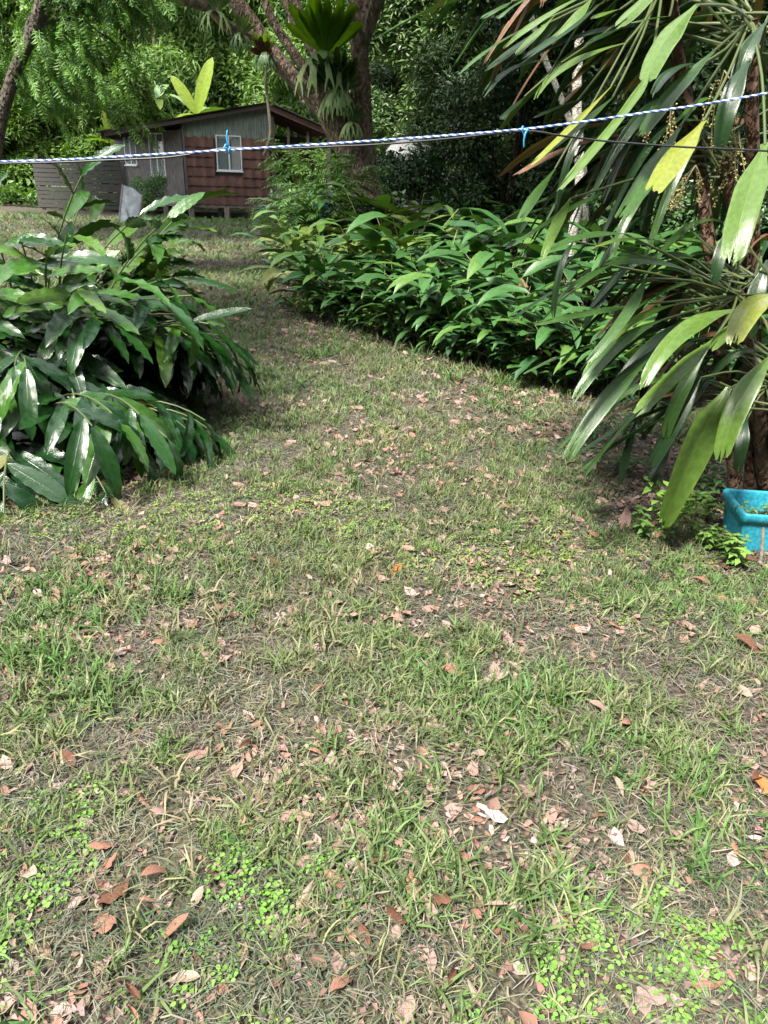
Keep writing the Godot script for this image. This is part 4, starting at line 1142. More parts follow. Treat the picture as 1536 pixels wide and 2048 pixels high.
	for q in [3.1, 3.7]:
		var mb := MB.new(); mb.box(Vector3(q, 2.3, -0.02), Vector3(0.07, 0.95 - (q - 2.5) * 0.3, 0.06)); obj("strut", mb.done(), M.darktimber, t)
	# ---- things around it
	var X := t.transform
	var pk := MB.new(); pk.bar(Vector3(3.02, 0.0, 0.3), Vector3(2.72, 1.15, 0.06), 0.16, 0.04, Color.WHITE, Vector3(0, 0, 1)); 
	meta(obj("plank", pk.done(), M.timber, self, X), "weathered plank leaning against the shed's lean-to post", "plank")
	var pk2 := MB.new(); pk2.bar(Vector3(3.25, 0.05, 0.0), Vector3(4.1, 0.12, -0.5), 0.2, 0.09)
	meta(obj("timber_offcut", pk2.done(), M.darktimber, self, X), "dark timber offcut on the ground under the lean-to", "timber")
	var ov := MB.new()
	var ring := []
	for k in 21: ring.append(Vector3(3.42 + 0.1 * cos(TAU * k / 20.0), 0.62 + 0.19 * sin(TAU * k / 20.0), -0.35))
	ov.tube(ring, taper(0.03, 0.03, 21), 7)
	var ot := thing("oval_frame", Vector3.ZERO, "pale oval frame on a dark stand under the lean-to", "frame"); ot.transform = X
	obj("rim", ov.done(), M.white, ot)
	var os := MB.new(); os.bar(Vector3(3.42, 0.0, -0.36), Vector3(3.42, 0.43, -0.36), 0.05, 0.05, Color.WHITE, Vector3(0, 0, 1)); os.bar(Vector3(3.2, 0.03, -0.36), Vector3(3.64, 0.03, -0.36), 0.3, 0.06)
	obj("stand", os.done(), M.darktimber, ot)
	for i in 5:
		var mb := MB.new(); mb.bar(Vector3(3.85 + i * 0.11, -0.02, -0.9), Vector3(3.9 + i * 0.11, 0.75 - i * 0.07, -1.0), 0.09, 0.03, Color.WHITE, Vector3(0, 0, 1))
		meta(obj("fence_paling", mb.done(), M.redtimber, self, X), "short reddish paling standing in the row under the lean-to", "paling", "palings under the lean-to")
	# grey sheet leaning in front of the side wall
	var sh := thing("metal_panel", Vector3(-7.28, 0.0, -21.9), "dented grey metal panel leaning near the shed's side wall", "panel", "", 0.35)
	var pf := MB.new()
	pf.face([Vector3(-0.36, 0.02, 0.1), Vector3(-0.16, 0.98, -0.22), Vector3(0.08, 0.92, -0.22), Vector3(0.3, 0.74, -0.14), Vector3(0.1, -0.01, 0.12)])
	obj("sheet", pf.done(), M.zinc, sh)
	var pe := MB.new(); pe.bar(Vector3(-0.38, 0.02, 0.1), Vector3(-0.17, 1.0, -0.22), 0.03, 0.03, Color.WHITE, Vector3(0, 0, 1)); pe.bar(Vector3(0.32, 0.75, -0.14), Vector3(0.11, -0.02, 0.12), 0.03, 0.03, Color.WHITE, Vector3(0, 0, 1)); pe.bar(Vector3(-0.1, 0.03, 0.13), Vector3(-0.14, 0.4, 0.0), 0.02, 0.02, Color.WHITE, Vector3(0, 0, 1))
	obj("edge", pe.done(), M.greymetal, sh)
	# boarded fence to the left of the shed
	var fe := thing("board_fence", Vector3(-10.0, 0, -26.9), "dark grey fence of horizontal boards beside the shed", "fence", "", 0.05)
	for i in 11:
		var mb := MB.new(); mb.box(Vector3(-0.6, 0.12 + i * 0.135, rf(-0.008, 0.008)), Vector3(2.9, 0.118, 0.03), Basis(Vector3.BACK, rf(-0.006, 0.006)))
		obj("board", mb.done(), M.board, fe)
	for i in 3:
		var mb := MB.new(); mb.box(Vector3(-1.9 + i * 1.32, 0.8, -0.06), Vector3(0.09, 1.7, 0.08)); obj("post", mb.done(), M.darktimber, fe)
	# blue barrel by the lean-to
	var ba := thing("barrel", Vector3(-2.05, 0, -22.6), "blue plastic barrel among the leaves beside the lean-to", "barrel")
	var bm := MB.new()
	bm.tube([Vector3(0, 0.0, 0), Vector3(0, 0.06, 0), Vector3(0, 0.3, 0), Vector3(0, 0.31, 0), Vector3(0, 0.34, 0), Vector3(0, 0.6, 0), Vector3(0, 0.62, 0), Vector3(0, 0.65, 0), Vector3(0, 0.86, 0), Vector3(0, 0.9, 0)], [0.25, 0.28, 0.285, 0.3, 0.285, 0.285, 0.3, 0.285, 0.28, 0.25], 24)
	obj("body", bm.done(), M.blueplastic, ba)
	var bl := MB.new(); bl.tube([Vector3(0, 0.88, 0), Vector3(0, 0.885, 0), Vector3(0, 0.925, 0), Vector3(0, 0.93, 0)], [0.25, 0.3, 0.3, 0.27], 24); obj("lid", bl.done(), M.blueplastic, ba)
	# leafy shrub against the side wall
	rng.seed = 1050
	var sbush := thing("shrub", Vector3(-7.35, 0, -23.9), "small dark green shrub against the shed's grey side wall", "shrub")
	var sm := MB.new()
	var blobs := []
	for i in 7:
		var e := Vector3(rf(-0.35, 0.35), rf(0.5, 1.15), rf(-0.25, 0.25))
		sm.tube(path(Vector3(0, 0, 0), e, rv(0.05), 5), taper(0.014, 0.005, 5), 5)
		blobs.append([e, 0.24])
	obj("stems", sm.done(), M.darkbark, sbush)
	var cl := crown_cloud(blobs, 420, 0.7, 1.2, Color(0.05, 0.12, 0.035), Color(0.09, 0.19, 0.06))
	many("foliage", spray(8, 0.09, 0.07, 0.03, 1051), M.far, cl[0], cl[1], sbush)
	# ferny weeds along the foot of the shed
	var xs := []; var cs := []
	for i in 1000:
		var u := rf(-1.9, 3.4)
		var p := X * Vector3(u, 0, 1.25 + rf(-0.8, 0.75) - (u + 0.3) * 0.03 + (0.3 if u < 0 else 0.0))
		p.y = gh(p.x, p.z) + rf(0.0, 0.05)
		xs.append(frame(p, Vector3(rf(-1, 1), rf(0.3, 1.2), rf(-1, 1)), Vector3.UP + rv(0.4), rf(0.6, 1.2)))
		var c := Color(0.06, 0.14, 0.04).lerp(Color(0.13, 0.23, 0.06), rng.randf()); cs.append(c)
	meta(many("ground_cover", feather(7, 0.16, 0.05, 0.018, 0.8), M.fern, xs, cs, self), "low ferny weeds along the foot of the shed", "weeds", "", "stuff")
	var tg := thing("grass_clump", X * Vector3(1.95, 0, 0.1), "pale strappy grass clump under the shed's front wall", "grass clump")
	obj("blades", tuft(60, 0.42, 0.02, 1.5, 1055, 0.0, 0.1), leafy(lin(0.28, 0.3, 0.08), 0.5, 0.5), tg)

# ---------------------------------------------------------------- ferns growing on the tree
func antler(mb: MB, at: Vector3, dir: Vector3, nrm: Vector3, w: float, l: float, level: int, droop: float) -> void:
	var n := 5
	var p := at; var d := dir
	var s := mb.v.size()
	for i in n:
		var t := float(i) / (n - 1)
		var x := nrm.cross(d).normalized()
		var ww := w * (0.75 + 0.5 * t) * 0.5 if level > 0 else w * 0.5 * (1.0 - 0.75 * t)
		mb.vert(p - x * ww, Color.WHITE, Vector2(0, t)); mb.vert(p + d.cross(x) * ww * 0.15, Color.WHITE, Vector2(0.5, t)); mb.vert(p + x * ww, Color.WHITE, Vector2(1, t))
		if i < n - 1:
			p += d * l / (n - 1)
			d = (d + Vector3.DOWN * droop / n).normalized()
			nrm = (nrm - d * nrm.dot(d)).normalized()
	mb.grid(n, 3, s)
	if level > 0:
		var x := nrm.cross(d).normalized()
		for sg in [-1.0, 1.0]: antler(mb, p - d * l * 0.06 + x * sg * w * 0.27, (d + x * sg * 0.42 + rv(0.1)).normalized(), nrm, w * 0.6, l * 0.72, level - 1, droop)
func shield(r: float, fingers: int, span: float, cup: float) -> ArrayMesh:      # upright fan with a lobed upper edge, in x,y, cupping to +z
	var mb := MB.new()
	var rows := 7; var n := fingers * 6
	for j in rows:
		var f := float(j) / (rows - 1)
		for k in n + 1:
			var u := float(k) / n
			var a := (u - 0.5) * span
			var lobe := pow(absf(sin(u * fingers * PI + 0.5 * sin(u * 9.0 + r * 40.0))), 0.6)
			var rr := r * (0.72 + 0.28 * cos(a * 0.8)) * lerpf(0.06, (1.0 - 0.42 * (1.0 - lobe)) * (1.0 + 0.1 * sin(u * 17.0 + r * 90.0)), f)
			mb.vert(Vector3(sin(a) * rr, cos(a) * rr, cup * r * f * f + 0.03 * r * sin(u * fingers * TAU) * f), Color.WHITE, Vector2(u, f))
	mb.grid(rows, n + 1, 0)
	return mb.done()
func stag(at: Vector3, face: Vector3, r: float, nshield: int, nant: int, ms: Material, ma: Material, label: String, dead := false) -> void:
	var t := thing("staghorn_fern", at, label, "fern", "staghorn ferns on the big tree")
	var fx := face.cross(Vector3.UP).normalized() * -1.0
	for i in nshield:
		var b := Basis(fx, Vector3.UP, face).rotated(face, rf(-0.45, 0.45)).rotated(fx, rf(-0.1, 0.35))
		obj("shield_frond", shield(r * rf(0.8, 1.1), 6 + i, 1.75, 0.4), ms, t, Transform3D(b, face * 0.03 * i + Vector3(0, -r * 0.25, 0)))
	if dead:
		obj("dead_frond", shield(r * 0.6, 5, 3.4, 0.7), M.dry[1], t, Transform3D(Basis(fx, Vector3.UP, face), face * 0.06 + Vector3(0, -r * 0.3, 0)))
	for i in nant:
		var mb := MB.new()
		var a := lerpf(-1.6, 1.6, (i + 0.5) / nant) + rf(-0.25, 0.25)
		var d := (fx * sin(a) + face * 0.75 + Vector3(0, cos(a) * 0.35 - 0.1, 0)).normalized()
		antler(mb, Vector3(0, -r * 0.2, 0), d, (Vector3.UP + face * 0.4).normalized(), r * 0.16, r * 0.5, 2, 2.2)
		obj("antler_frond", mb.done(), ma, t)

func make_big_tree() -> void:
	rng.seed = 1200
	var o := Vector3(-0.45, 0, -14.0)
	var t := thing("big_tree", o, "big rough-barked tree forking into several fern-laden limbs", "tree")
	var limb := func(nm: String, p: Array, r: Array, n: int, sd: float, sides := 16, m: Material = null) -> void:
		var q := []
		for a in p: q.append(Vector3(a[0], a[1], a[2]) - o)
		var pts := smooth(q, n)
		var rr := []
		for i in n:
			var f := float(i) / (n - 1) * (r.size() - 1); var k := mini(int(f), r.size() - 2)
			rr.append(lerpf(r[k], r[k + 1], f - k))
		var mb := MB.new(); mb.tube(pts, rr, sides, Color.WHITE, 0.09, sd)
		obj(nm, mb.done(), m if m else M.bark, t)
	limb.call("trunk", [[-0.15, -0.1, -14.0], [-0.3, 0.6, -14.0], [-0.5, 1.3, -14.05], [-0.62, 2.1, -14.1], [-0.68, 3.2, -14.1], [-0.78, 4.6, -14.15], [-0.9, 7.5, -14.2]], [0.48, 0.27, 0.18, 0.14, 0.135, 0.125, 0.1], 26, 0.3, 20)
	limb.call("limb", [[-0.4, 0.9, -13.95], [-0.78, 1.75, -13.85], [-1.3, 2.55, -13.8], [-1.98, 3.12, -13.75], [-2.44, 3.7, -13.7], [-2.7, 4.1, -13.6], [-3.4, 5.6, -13.4]], [0.27, 0.21, 0.16, 0.135, 0.12, 0.11, 0.08], 24, 1.3)
	limb.call("limb", [[-0.6, 1.9, -14.0], [-0.95, 2.65, -14.05], [-1.35, 3.3, -14.1], [-1.85, 4.05, -14.2], [-2.6, 5.6, -14.3]], [0.17, 0.14, 0.13, 0.12, 0.08], 16, 2.3)
	limb.call("limb", [[-1.0, 2.3, -13.8], [-1.3, 2.75, -13.7], [-1.68, 3.2, -13.65], [-2.05, 3.7, -13.6], [-2.25, 4.3, -13.5]], [0.1, 0.085, 0.075, 0.065, 0.05], 16, 3.3, 10)
	limb.call("limb", [[-2.1, 3.2, -13.75], [-2.35, 3.42, -13.6], [-2.7, 3.52, -13.5], [-2.95, 3.76, -13.4], [-3.3, 3.82, -13.3], [-3.8, 3.98, -13.2], [-4.6, 4.4, -13.1]], [0.1, 0.09, 0.085, 0.08, 0.07, 0.055, 0.04], 22, 4.3, 10)
	limb.call("limb", [[-0.7, 3.4, -14.1], [-0.2, 4.6, -14.0], [0.8, 6.0, -13.8], [2.2, 7.0, -13.4]], [0.15, 0.14, 0.11, 0.06], 14, 5.3, 10)
	# crown high above, out of the frame: it shades the ground below
	var blobs := []
	for i in 26:
		var a := TAU * i / 26.0 * 3.4
		blobs.append([Vector3(cos(a) * rf(0.5, 5.0) - 0.3, rf(6.3, 9.0), sin(a) * rf(0.5, 4.8) + 1.2), rf(0.8, 1.3)])
	var cl := crown_cloud(blobs, 8000, 0.9, 1.4, Color(0.05, 0.11, 0.03), Color(0.09, 0.17, 0.05))
	many("crown", spray(10, 0.16, 0.12, 0.05, 1201), M.dark, cl[0], cl[1], t)
	# hanging aerial root
	var hr := MB.new()
	var hp := smooth([Vector3(-2.15, 3.2, -13.75), Vector3(-2.17, 2.8, -13.7), Vector3(-2.13, 2.4, -13.7), Vector3(-2.12, 2.05, -13.7), Vector3(-2.24, 1.75, -13.7)], 24)
	hr.tube(hp, taper(0.022, 0.026, 24), 7, Color.WHITE, 0.15)
	meta(obj("aerial_root", hr.done(), M.timber, self), "thin pale aerial root hanging from the big tree's limb", "root")
	# ferns
	var fb := leafy(lin(0.2, 0.33, 0.07), 0.5, 1.2, vein_image(1, 64, 128)[0])
	var fd := leafy(lin(0.05, 0.11, 0.035), 0.5, 0.5)
	var fg := leafy(lin(0.2, 0.3, 0.12), 0.5, 0.6)
	rng.seed = 1230
	stag(Vector3(-1.22, 3.42, -13.78), Vector3(0.1, 0, 1).normalized(), 0.85, 2, 3, fb, fg, "large bright staghorn fern fanned out high between the limbs")
	stag(Vector3(-1.02, 2.85, -13.72), Vector3(0.15, 0, 1).normalized(), 0.55, 3, 9, fd, fg, "dark staghorn fern in the fork with pale forked fronds")
	stag(Vector3(-0.78, 2.35, -13.6), Vector3(0.25, 0, 1).normalized(), 0.36, 1, 5, fd, fg, "lowest staghorn fern on the trunk with forked hanging fronds")
	stag(Vector3(-2.12, 3.28, -13.55), Vector3(-0.2, 0, 1).normalized(), 0.36, 1, 6, fb, fd, "staghorn fern with a brown dead centre on the leaning limb", true)
	stag(Vector3(-2.85, 3.78, -13.35), Vector3(0, 0, 1), 0.42, 2, 2, fg, fg, "pale staghorn fern on the thin crooked limb")
	stag(Vector3(-2.5, 3.5, -13.45), Vector3(0.2, 0, 1).normalized(), 0.32, 1, 3, fg, fd, "small pale staghorn fern below another on the crooked limb")
	# strap-leaved nest fern at the foot of the trunk
	var nf := thing("nest_fern", Vector3(-0.3, 0.62, -13.4), "dark strap-leaved nest fern at the foot of the big tree", "fern")
	for i in 22:
		var a := rf(0, TAU); var e := rf(0.5, 1.3)
		obj("frond", leaf(rf(0.6, 0.95), 0.11, rf(0.5, 1.2), 0.3, 0.03, 4.0, i, 0.6, 0.9, 11), M.bedleaf[2 if i % 3 else 3], nf, frame(Vector3.ZERO, Vector3(cos(a) * cos(e), sin(e), sin(a) * cos(e)), Vector3(-cos(a), 0.6, -sin(a))))
	var nc := MB.new(); nc.tube([Vector3(0, -0.7, -0.1), Vector3(0, -0.2, 0), Vector3(0, 0.05, 0)], [0.14, 0.16, 0.08], 9, Color.WHITE, 0.2); obj("root_mass", nc.done(), M.fibre, nf)

func make_saplings() -> void:
	# feathery-leaved saplings in front of the tree and the lean-to
	rng.seed = 1300
	var fr := [feather(9, 0.42, 0.12, 0.036, 0.7), feather(8, 0.34, 0.1, 0.03, 1.0)]
	var spots := [[Vector3(-1.45, 0, -12.6), 1.5, "mid green"], [Vector3(-1.0, 0, -12.3), 1.75, "mid green"], [Vector3(-2.0, 0, -14.2), 1.35, "mid green"], [Vector3(-1.65, 0, -13.6), 2.25, "bright green"], [Vector3(-0.7, 0, -12.9), 2.0, "mid green"], [Vector3(-1.2, 0, -12.9), 1.3, "mid green"]]
	for s in spots:
		var t := thing("sapling", Vector3(s[0].x, gh(s[0].x, s[0].z), s[0].z), "%s sapling with feathery divided leaves before the big tree" % s[2], "sapling", "feathery saplings before the big tree")
		var H: float = s[1]
		var mb := MB.new()
		var pp := path(Vector3.ZERO, Vector3(rf(-0.15, 0.15), H * 0.85, rf(-0.1, 0.1)), rv(0.06), 8)
		mb.tube(pp, taper(0.016, 0.006, 8), 6); obj("trunk", mb.done(), M.stem, t)
		var xs := []; var cs := []
		for i in 95:
			var f := rf(0.25, 1.0) * 6.99
			var at: Vector3 = pp[int(f)].lerp(pp[int(f) + 1], f - int(f))
			var a := rf(0, TAU)
			var d := Vector3(cos(a), rf(-0.2, 0.7), sin(a)).normalized()
			at += d * rf(0.0, 0.3)
			xs.append(frame(at, d, Vector3.UP + rv(0.2), rf(0.75, 1.2)))
			var c := Color(0.075, 0.165, 0.05).lerp(Color(0.13, 0.25, 0.06), rng.randf())
			if s[2] == "bright green": c = Color(0.13, 0.26, 0.05).lerp(Color(0.2, 0.36, 0.06), rng.randf())
			cs.append(c)
		many("crown", fr[rng.randi() % 2], M.fern, xs, cs, t)

func make_feather_tree() -> void:
	rng.seed = 1400
	var o := Vector3(-5.75, 0, -11.0)
	var t := thing("feathery_tree", o, "leaning tree with layered feathery foliage over the ginger clump", "tree")
	var pts := smooth([Vector3(-0.1, -0.1, 0), Vector3(0.1, 0.9, 0), Vector3(0.42, 1.9, 0), Vector3(0.8, 2.65, 0.02), Vector3(1.2, 3.25, 0.05), Vector3(1.5, 4.4, 0.1), Vector3(1.6, 5.6, 0)], 22)
	var mb := MB.new(); mb.tube(pts, taper(0.115, 0.05, 22), 10, Color.WHITE, 0.08, 1.0); obj("trunk", mb.done(), M.darkbark, t)
	var xs := []; var cs := []
	var ends := []
	for i in 60:
		var k := int(rf(9, 21))
		var a := rf(-1.7, 0.35) if rng.randf() < 0.8 else rf(-PI, 0.0)
		var L := rf(0.8, 2.3) * (0.72 if cos(a) > 0.3 else 1.0)
		var e: Vector3 = pts[k] + Vector3(cos(a) * L, rf(-0.45, 0.55), sin(a) * L * 0.8)
		var pp := path(pts[k], e, Vector3(0, rf(0.12, 0.4), 0), 9, 0.02)
		if i < 26:
			var lb := MB.new(); lb.tube(pp, taper(0.03, 0.006, 9), 5); obj("limb", lb.done(), M.darkbark, t)
		for j in 70:
			var f := rf(0.25, 1.0) * 7.99
			var at: Vector3 = pp[int(f)].lerp(pp[int(f) + 1], f - int(f)) + Vector3(rf(-0.25, 0.25), rf(-0.12, 0.1), rf(-0.25, 0.25))
			var dd: Vector3 = (pp[8] - pp[4]).normalized()
			var side := dd.cross(Vector3.UP).normalized() * rf(-1.2, 1.2)
			xs.append(frame(at, dd * 0.6 + side + Vector3(0, rf(-0.6, 0.3), 0) + rv(0.35), Vector3.UP + rv(0.55), rf(0.55, 1.25)))
			cs.append(Color(0.055, 0.14, 0.03).lerp(Color(0.13, 0.26, 0.045), rng.randf()))
	many("crown", feather(8, 0.3, 0.085, 0.02, 0.9), M.fern, xs, cs, t)

func make_bananas() -> void:
	rng.seed = 1500
	var big := []
	for i in 3: big.append(leaf(1.0, 0.28, [0.25, 0.9, 1.6][i], 0.25, 0.04, 5.0, i, 0.5, 1.05, 13))
	var spec := [[Vector3(-7.25, 0, -30.0), 3.15, "tall banana plant with an upright leaf coloured bright as if backlit, behind the shed roof", [[Vector3(0.3, 1.0, 0.05), 1.95, 0, 0], [Vector3(-0.62, 1.0, 0.1), 1.5, 0, 0], [Vector3(1.0, 0.45, 0.1), 1.7, 1, 1], [Vector3(-0.9, 0.2, 0.5), 1.4, 2, 0], [Vector3(0.3, 0.6, -0.9), 1.6, 1, 1]]],
		[Vector3(-8.95, 0, -30.6), 3.5, "banana plant with drooping pale leaves behind the shed's low eave", [[Vector3(-0.35, 1.0, 0.2), 1.6, 0, 1], [Vector3(0.8, 0.8, 0.3), 1.4, 2, 1], [Vector3(-0.9, 0.5, 0.1), 1.4, 1, 1], [Vector3(0.5, 0.6, 0.8), 1.2, 2, 0], [Vector3(0.2, 0.9, -0.6), 1.5, 1, 1]]],
		[Vector3(-9.9, 0, -29.0), 2.0, "short bright banana plant beside the board fence", [[Vector3(-0.3, 1.0, 0.2), 1.2, 0, 0], [Vector3(0.8, 0.7, 0.3), 1.2, 1, 0], [Vector3(-0.9, 0.6, 0.1), 1.1, 1, 0], [Vector3(0.3, 0.5, 0.8), 1.0, 2, 1]]]]
	for s in spec:
		var t := thing("banana_plant", s[0], s[2], "banana plant", "banana plants behind the shed")
		var mb := MB.new(); mb.tube([Vector3(0, -0.1, 0), Vector3(0.03, s[1] * 0.5, 0), Vector3(0, s[1] + 0.05, 0)], [0.14, 0.12, 0.07], 10, Color.WHITE, 0.05); obj("stem", mb.done(), leafy(lin(0.18, 0.24, 0.09), 0.5, 0.0), t)
		for l in s[3]:
			var d: Vector3 = l[0].normalized()
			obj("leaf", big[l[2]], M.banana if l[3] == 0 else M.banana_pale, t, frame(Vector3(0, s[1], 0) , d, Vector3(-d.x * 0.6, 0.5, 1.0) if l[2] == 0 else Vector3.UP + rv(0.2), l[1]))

func make_forest() -> void:
	var sp_far := [spray(12, 0.3, 0.2, 0.085, 1601), spray(12, 0.28, 0.16, 0.1, 1602), spray(14, 0.3, 0.24, 0.06, 1603, 0.6)]
	var sp_near := [spray(12, 0.17, 0.11, 0.045, 1604), spray(12, 0.15, 0.085, 0.045, 1605), spray(12, 0.2, 0.15, 0.05, 1606)]
	rng.seed = 1610
	# hillside behind the shed
	var words := ["pale-trunked rainforest tree on the slope behind the shed", "bright bushy rainforest tree on the slope behind the shed", "drooping-leaved rainforest tree on the slope behind the shed"]
	var spots := []
	for i in 15: spots.append([-22.0 + i * 2.25 + rf(-0.8, 0.8), -34.5 - rf(0, 3.5)])
	for i in 17: spots.append([-27.0 + i * 3.3 + rf(-1, 1), -41.0 - rf(0, 4.0)])
	for i in 15: spots.append([-34.0 + i * 4.6 + rf(-1, 1), -51.0 - rf(0, 5.0)])
	for i in spots.size():
		var s: Array = spots[i]
		var k := i % 3
		var back := i >= 15
		var hue := rng.randf()
		var c0 := Color(0.09, 0.18, 0.04).lerp(Color(0.12, 0.21, 0.06), hue); var c1 := Color(0.15, 0.27, 0.06).lerp(Color(0.19, 0.3, 0.085), hue)
		forest_tree("rainforest_tree", Vector3(s[0], gh(s[0], s[1]), s[1]), rf(7.5, 10.0), 1.2 if not back else 1.6, rf(2.0, 2.7), 16, 3000 if not back else 2400, sp_far[k], M.far, M.pale if k < 2 else M.bark, c0, c1, 1.0, 1.6, rf(0.11, 0.17), words[k], "rainforest on the slope behind the shed")
	# dark understorey on the right, nearer
	rng.seed = 1620
	var w2 := ["dark small-leaved tree standing behind the ginger bed", "glossy dark-leaved tree standing behind the ginger bed", "loose green-leaved tree standing behind the ginger bed"]
	var ds := [[2.0, -18.7], [2.2, -15.8], [3.6, -17.2], [5.0, -15.0], [6.6, -16.5], [1.6, -20.5], [3.8, -21.0], [6.2, -20.0], [8.6, -18.0], [8.0, -13.5], [5.6, -12.0], [0.4, -23.5], [10.5, -21.0], [4.2, -13.0]]
	for i in ds.size():
		var s: Array = ds[i]
		var k := i % 3
		var c0: Color = [Color(0.05, 0.105, 0.03), Color(0.045, 0.095, 0.035), Color(0.06, 0.12, 0.035)][k]; var c1: Color = [Color(0.085, 0.155, 0.045), Color(0.07, 0.135, 0.05), Color(0.1, 0.185, 0.05)][k]
		forest_tree("understorey_tree", Vector3(s[0], gh(s[0], s[1]), s[1]), rf(6.5, 8.5), 0.7, rf(1.5, 2.1), 17, 4200, sp_near[k], M.dark, M.darkbark, c0, c1, 0.9, 1.5, rf(0.09, 0.15), w2[k], "dark trees behind the ginger bed")
	# low leafy shrubs at the back of the bed
	rng.seed = 1630
	for i in 15:
		var x := lerpf(1.2, 5.6, i / 14.0) + rf(-0.2, 0.2); var z := -11.4 - rf(0, 2.6) + x * 0.35
		var tall := i < 5
		if tall: x = [0.0, 0.75, 0.95, 0.35, -0.1][i]; z = [-15.4, -16.0, -14.2, -17.0, -16.8][i]
		var t := thing("shrub", Vector3(x, gh(x, z), z), "mid green leafy shrub at the back of the ginger bed", "shrub", "shrubs behind the ginger bed")
		var mb := MB.new(); var blobs := []
		for q in 6:
			var e := Vector3(rf(-0.6, 0.6), rf(0.4, 1.9 if tall else 1.35), rf(-0.5, 0.5))
			mb.tube(path(Vector3.ZERO, e, rv(0.08), 5), taper(0.016, 0.005, 5), 5); blobs.append([e, rf(0.2, 0.45)])
		obj("stems", mb.done(), M.darkbark, t)
		var cl := crown_cloud(blobs, 420, 0.8, 1.5, Color(0.03, 0.075, 0.025), Color(0.06, 0.13, 0.04))
		many("foliage", sp_near[1], M.dark, cl[0], cl[1], t)
	rng.seed = 1635
	var ux := []; var uc := []
	for i in 5200:
		var x := rf(-24.0, 20.0); var z := -27.8 - pow(rng.randf(), 1.4) * 15.0
		if x > -10.2 and x < -1.5 and z > -29.6: continue
		ux.append(frame(Vector3(x, gh(x, z) + rf(0.0, 0.55), z), Vector3(rf(-1, 1), rf(-0.2, 0.8), rf(-0.3, 1)), Vector3(0, 1, 0.5) + rv(0.4), rf(0.9, 1.6)))
		var c := Color(0.07, 0.15, 0.04).lerp(Color(0.14, 0.25, 0.06), rng.randf()); uc.append(c)
	meta(many("undergrowth", sp_far[1], M.far, ux, uc, self), "low leafy undergrowth covering the forest slope behind the shed", "undergrowth", "", "stuff")
	# hedge of leaves left of the fence and around the feathery tree
	rng.seed = 1640
	for i in 8:
		var x := -17.2 + i * 1.2 + rf(-0.3, 0.3); var z := -28.9 - rf(0, 2.0)
		forest_tree("small_tree", Vector3(x, gh(x, z), z), rf(3.2, 4.6), 0.6, rf(1.1, 1.5), 10, 1500, sp_near[2], M.far, M.darkbark, Color(0.08, 0.17, 0.04), Color(0.17, 0.29, 0.05), 1.0, 1.6, 0.06, "bright green small tree standing behind the board fence", "small trees behind the fence")
	# slender pale trunks
	for q in [[[Vector3(2.2, -0.1, -9.6), Vector3(2.16, 1.0, -9.6), Vector3(2.15, 1.5, -9.5), Vector3(1.98, 2.4, -9.5), Vector3(1.93, 2.95, -9.5), Vector3(1.75, 4.5, -9.5), Vector3(1.7, 6.2, -9.6)], 0.066, "slender pale blotched trunk rising straight from the ginger bed"], [[Vector3(2.6, -0.1, -10.2), Vector3(2.35, 1.5, -10.1), Vector3(2.1, 2.1, -10.0), Vector3(1.6, 2.9, -9.9), Vector3(1.38, 3.4, -9.9), Vector3(1.0, 5.0, -9.9)], 0.045, "thin pale trunk leaning across behind the palm leaves"]]:
		var b: Vector3 = q[0][0]
		var t := thing("slender_tree", b, q[2], "tree")
		var pp := []
		for a in q[0]: pp.append(a - b)
		var mb := MB.new(); var sm := smooth(pp, 22); mb.tube(sm, taper(q[1], q[1] * 0.6, 22), 10, Color.WHITE, 0.06); obj("trunk", mb.done(), M.pale, t)
		var blobs := []
		for i in 6: blobs.append([pp[pp.size() - 1] + Vector3(rf(-1.3, 1.3), rf(-0.6, 1.0), rf(-1.2, 1.2)), rf(0.6, 0.9)])
		var cl := crown_cloud(blobs, 1300, 0.9, 1.4, Color(0.04, 0.09, 0.03), Color(0.07, 0.14, 0.04))
		many("crown", sp_near[0], M.dark, cl[0], cl[1], t)
	# unseen trees added beside and behind the camera to cut low sky light
	rng.seed = 1660
	for i in 19:
		var a := lerpf(-1.85, 1.85, i / 18.0)
		var x := sin(a) * (10.5 + rf(-1.0, 1.5)); var z := cos(a) * (10.0 + rf(-1, 1.5)) - 1.0
		forest_tree("added_unseen_tree", Vector3(x, gh(x, z), z), rf(8.0, 10.5), 1.0, rf(2.3, 3.0), 15, 1500, sp_far[i % 3], M.far, M.bark, Color(0.06, 0.12, 0.035), Color(0.1, 0.19, 0.05), 1.2, 1.9, rf(0.12, 0.2), "tall unseen rainforest tree added round the lawn to cut low sky light", "unseen trees added round the clearing")
	# tall trees added so their out-of-view crowns shade the clearing edges and shed
	for q in [[-6.6, -3.2, 5.0, 2.6], [5.9, -3.6, 5.2, 2.4], [-10.7, -20.8, 7.4, 4.6], [-8.6, -15.0, 6.6, 3.0], [2.6, -24.5, 7.5, 3.4], [6.4, -9.5, 6.0, 3.0]] :
		forest_tree("added_canopy_tree", Vector3(q[0], gh(q[0], q[1]), q[1]), q[2] + 5.0, q[2] + 1.4, q[3], 13, 3000, sp_far[1], M.far, M.darkbark, Color(0.05, 0.11, 0.03), Color(0.09, 0.18, 0.045), 1.0, 1.7, 0.17, "tall tree added for shade, with a high unseen crown, at the clearing's edge", "tall trees added for shade")
	# pale outbuilding glimpsed behind the big tree
	var ob := thing("outbuilding", Vector3(0.25, 0, -18.6), "pale green outbuilding with a white rounded roof, half hidden behind the trees", "building")
	ob.scale = Vector3(0.55, 1.04, 0.7)
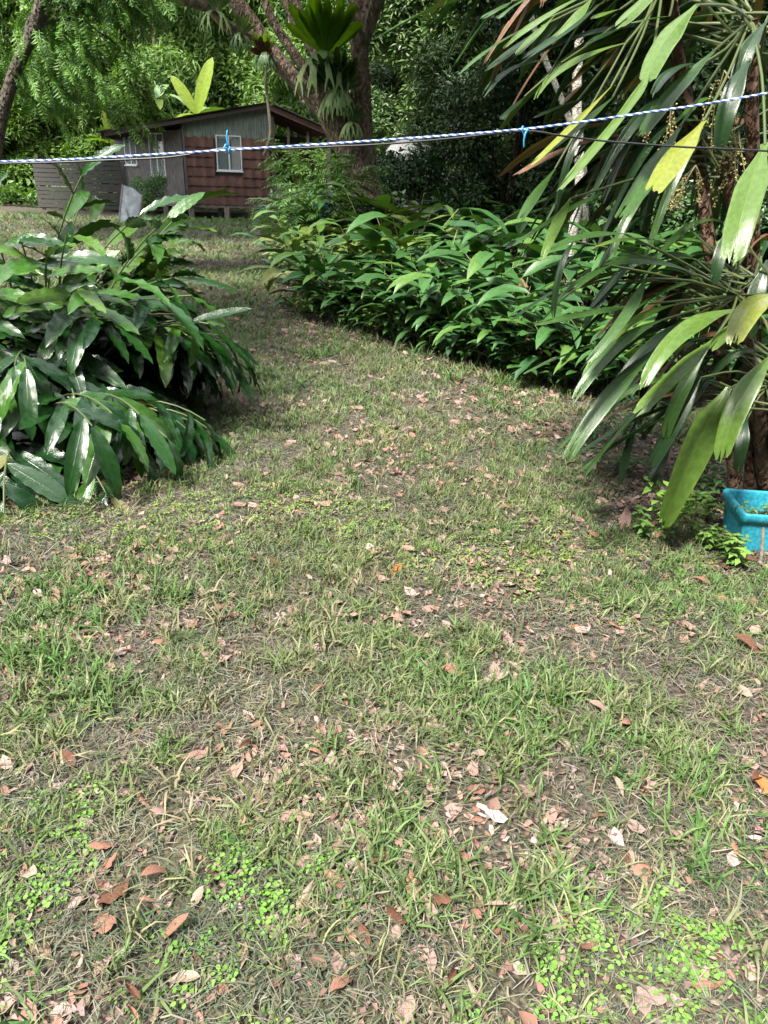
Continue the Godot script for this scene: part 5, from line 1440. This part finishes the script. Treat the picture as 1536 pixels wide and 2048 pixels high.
	for i in 7:
		var mb := MB.new(); mb.box(Vector3(0, 0.18 + i * 0.24, 0), Vector3(2.2, 0.22, 0.06 + 0.01 * (i % 2))); obj("wall_board", mb.done(), M.greenmetal, ob)
	var rb := MB.new()
	for row in 2:
		for k in 13: rb.vert(Vector3(1.15 * cos(PI * k / 12.0), 1.75 + 0.5 * sin(PI * k / 12.0), 0.1 - row * 2.2))
	rb.grid(2, 13, 0); obj("roof", rb.done(), M.white, ob)
	var gb := MB.new(); var gp := []
	for k in 13: gp.append(Vector3(-1.12 * cos(PI * k / 12.0), 1.75 + 0.48 * sin(PI * k / 12.0), 0.04))
	gb.face(gp); obj("gable", gb.done(), M.white, ob)
	for sx in [-1.08, 1.08]:
		var wb := MB.new(); wb.box(Vector3(sx, 0.9, -1.1), Vector3(0.05, 1.8, 2.0)); obj("side_wall", wb.done(), M.greenmetal, ob)

# ---------------------------------------------------------------- the scene
func _ready() -> void:
	var cam := Camera3D.new()
	cam.name = "camera"; add_child(cam)
	cam.position = Vector3(0, 1.6, 0)
	cam.rotation_degrees = Vector3(-24.8, 0, 2.2)
	cam.fov = 69.4; cam.near = 0.05; cam.far = 400.0; cam.current = true
	var env := Environment.new()
	env.background_mode = Environment.BG_SKY
	var sm := ProceduralSkyMaterial.new()
	sm.sky_top_color = Color(0.9, 0.92, 0.94); sm.sky_horizon_color = Color(0.95, 0.95, 0.94); sm.sky_curve = 0.3
	sm.ground_horizon_color = Color(0.4, 0.42, 0.36); sm.ground_bottom_color = Color(0.2, 0.2, 0.17)
	sm.sun_angle_max = 1.0
	var sky := Sky.new(); sky.sky_material = sm
	env.sky = sky
	env.background_energy_multiplier = 0.9
	env.tonemap_mode = Environment.TONE_MAPPER_LINEAR
	env.tonemap_exposure = 4.0
	env.sdfgi_enabled = true; env.ssao_enabled = true; env.ssil_enabled = true
	var we := WorldEnvironment.new(); we.name = "sky"; we.environment = env; add_child(we)
	var sun := DirectionalLight3D.new()
	sun.name = "sun"; add_child(sun)
	sun.light_color = Color(1.0, 0.975, 0.93); sun.light_energy = 1.1; sun.light_angular_distance = 10.0; sun.shadow_enabled = true
	sun.look_at_from_position(Vector3(-5, 12, 6.5), Vector3.ZERO, Vector3.UP)
	nz.seed = 77; nz.frequency = 0.02; nz.noise_type = FastNoiseLite.TYPE_SIMPLEX_SMOOTH
	make_materials()
	make_ground()
	make_shed()
	make_forest()
	make_big_tree()
	make_saplings()
	make_feather_tree()
	make_bananas()
	make_bed()
	make_ginger_clump()
	make_palm()
	make_box()
	make_weeds()
	make_lines()
	make_lawn()
	make_fallen()
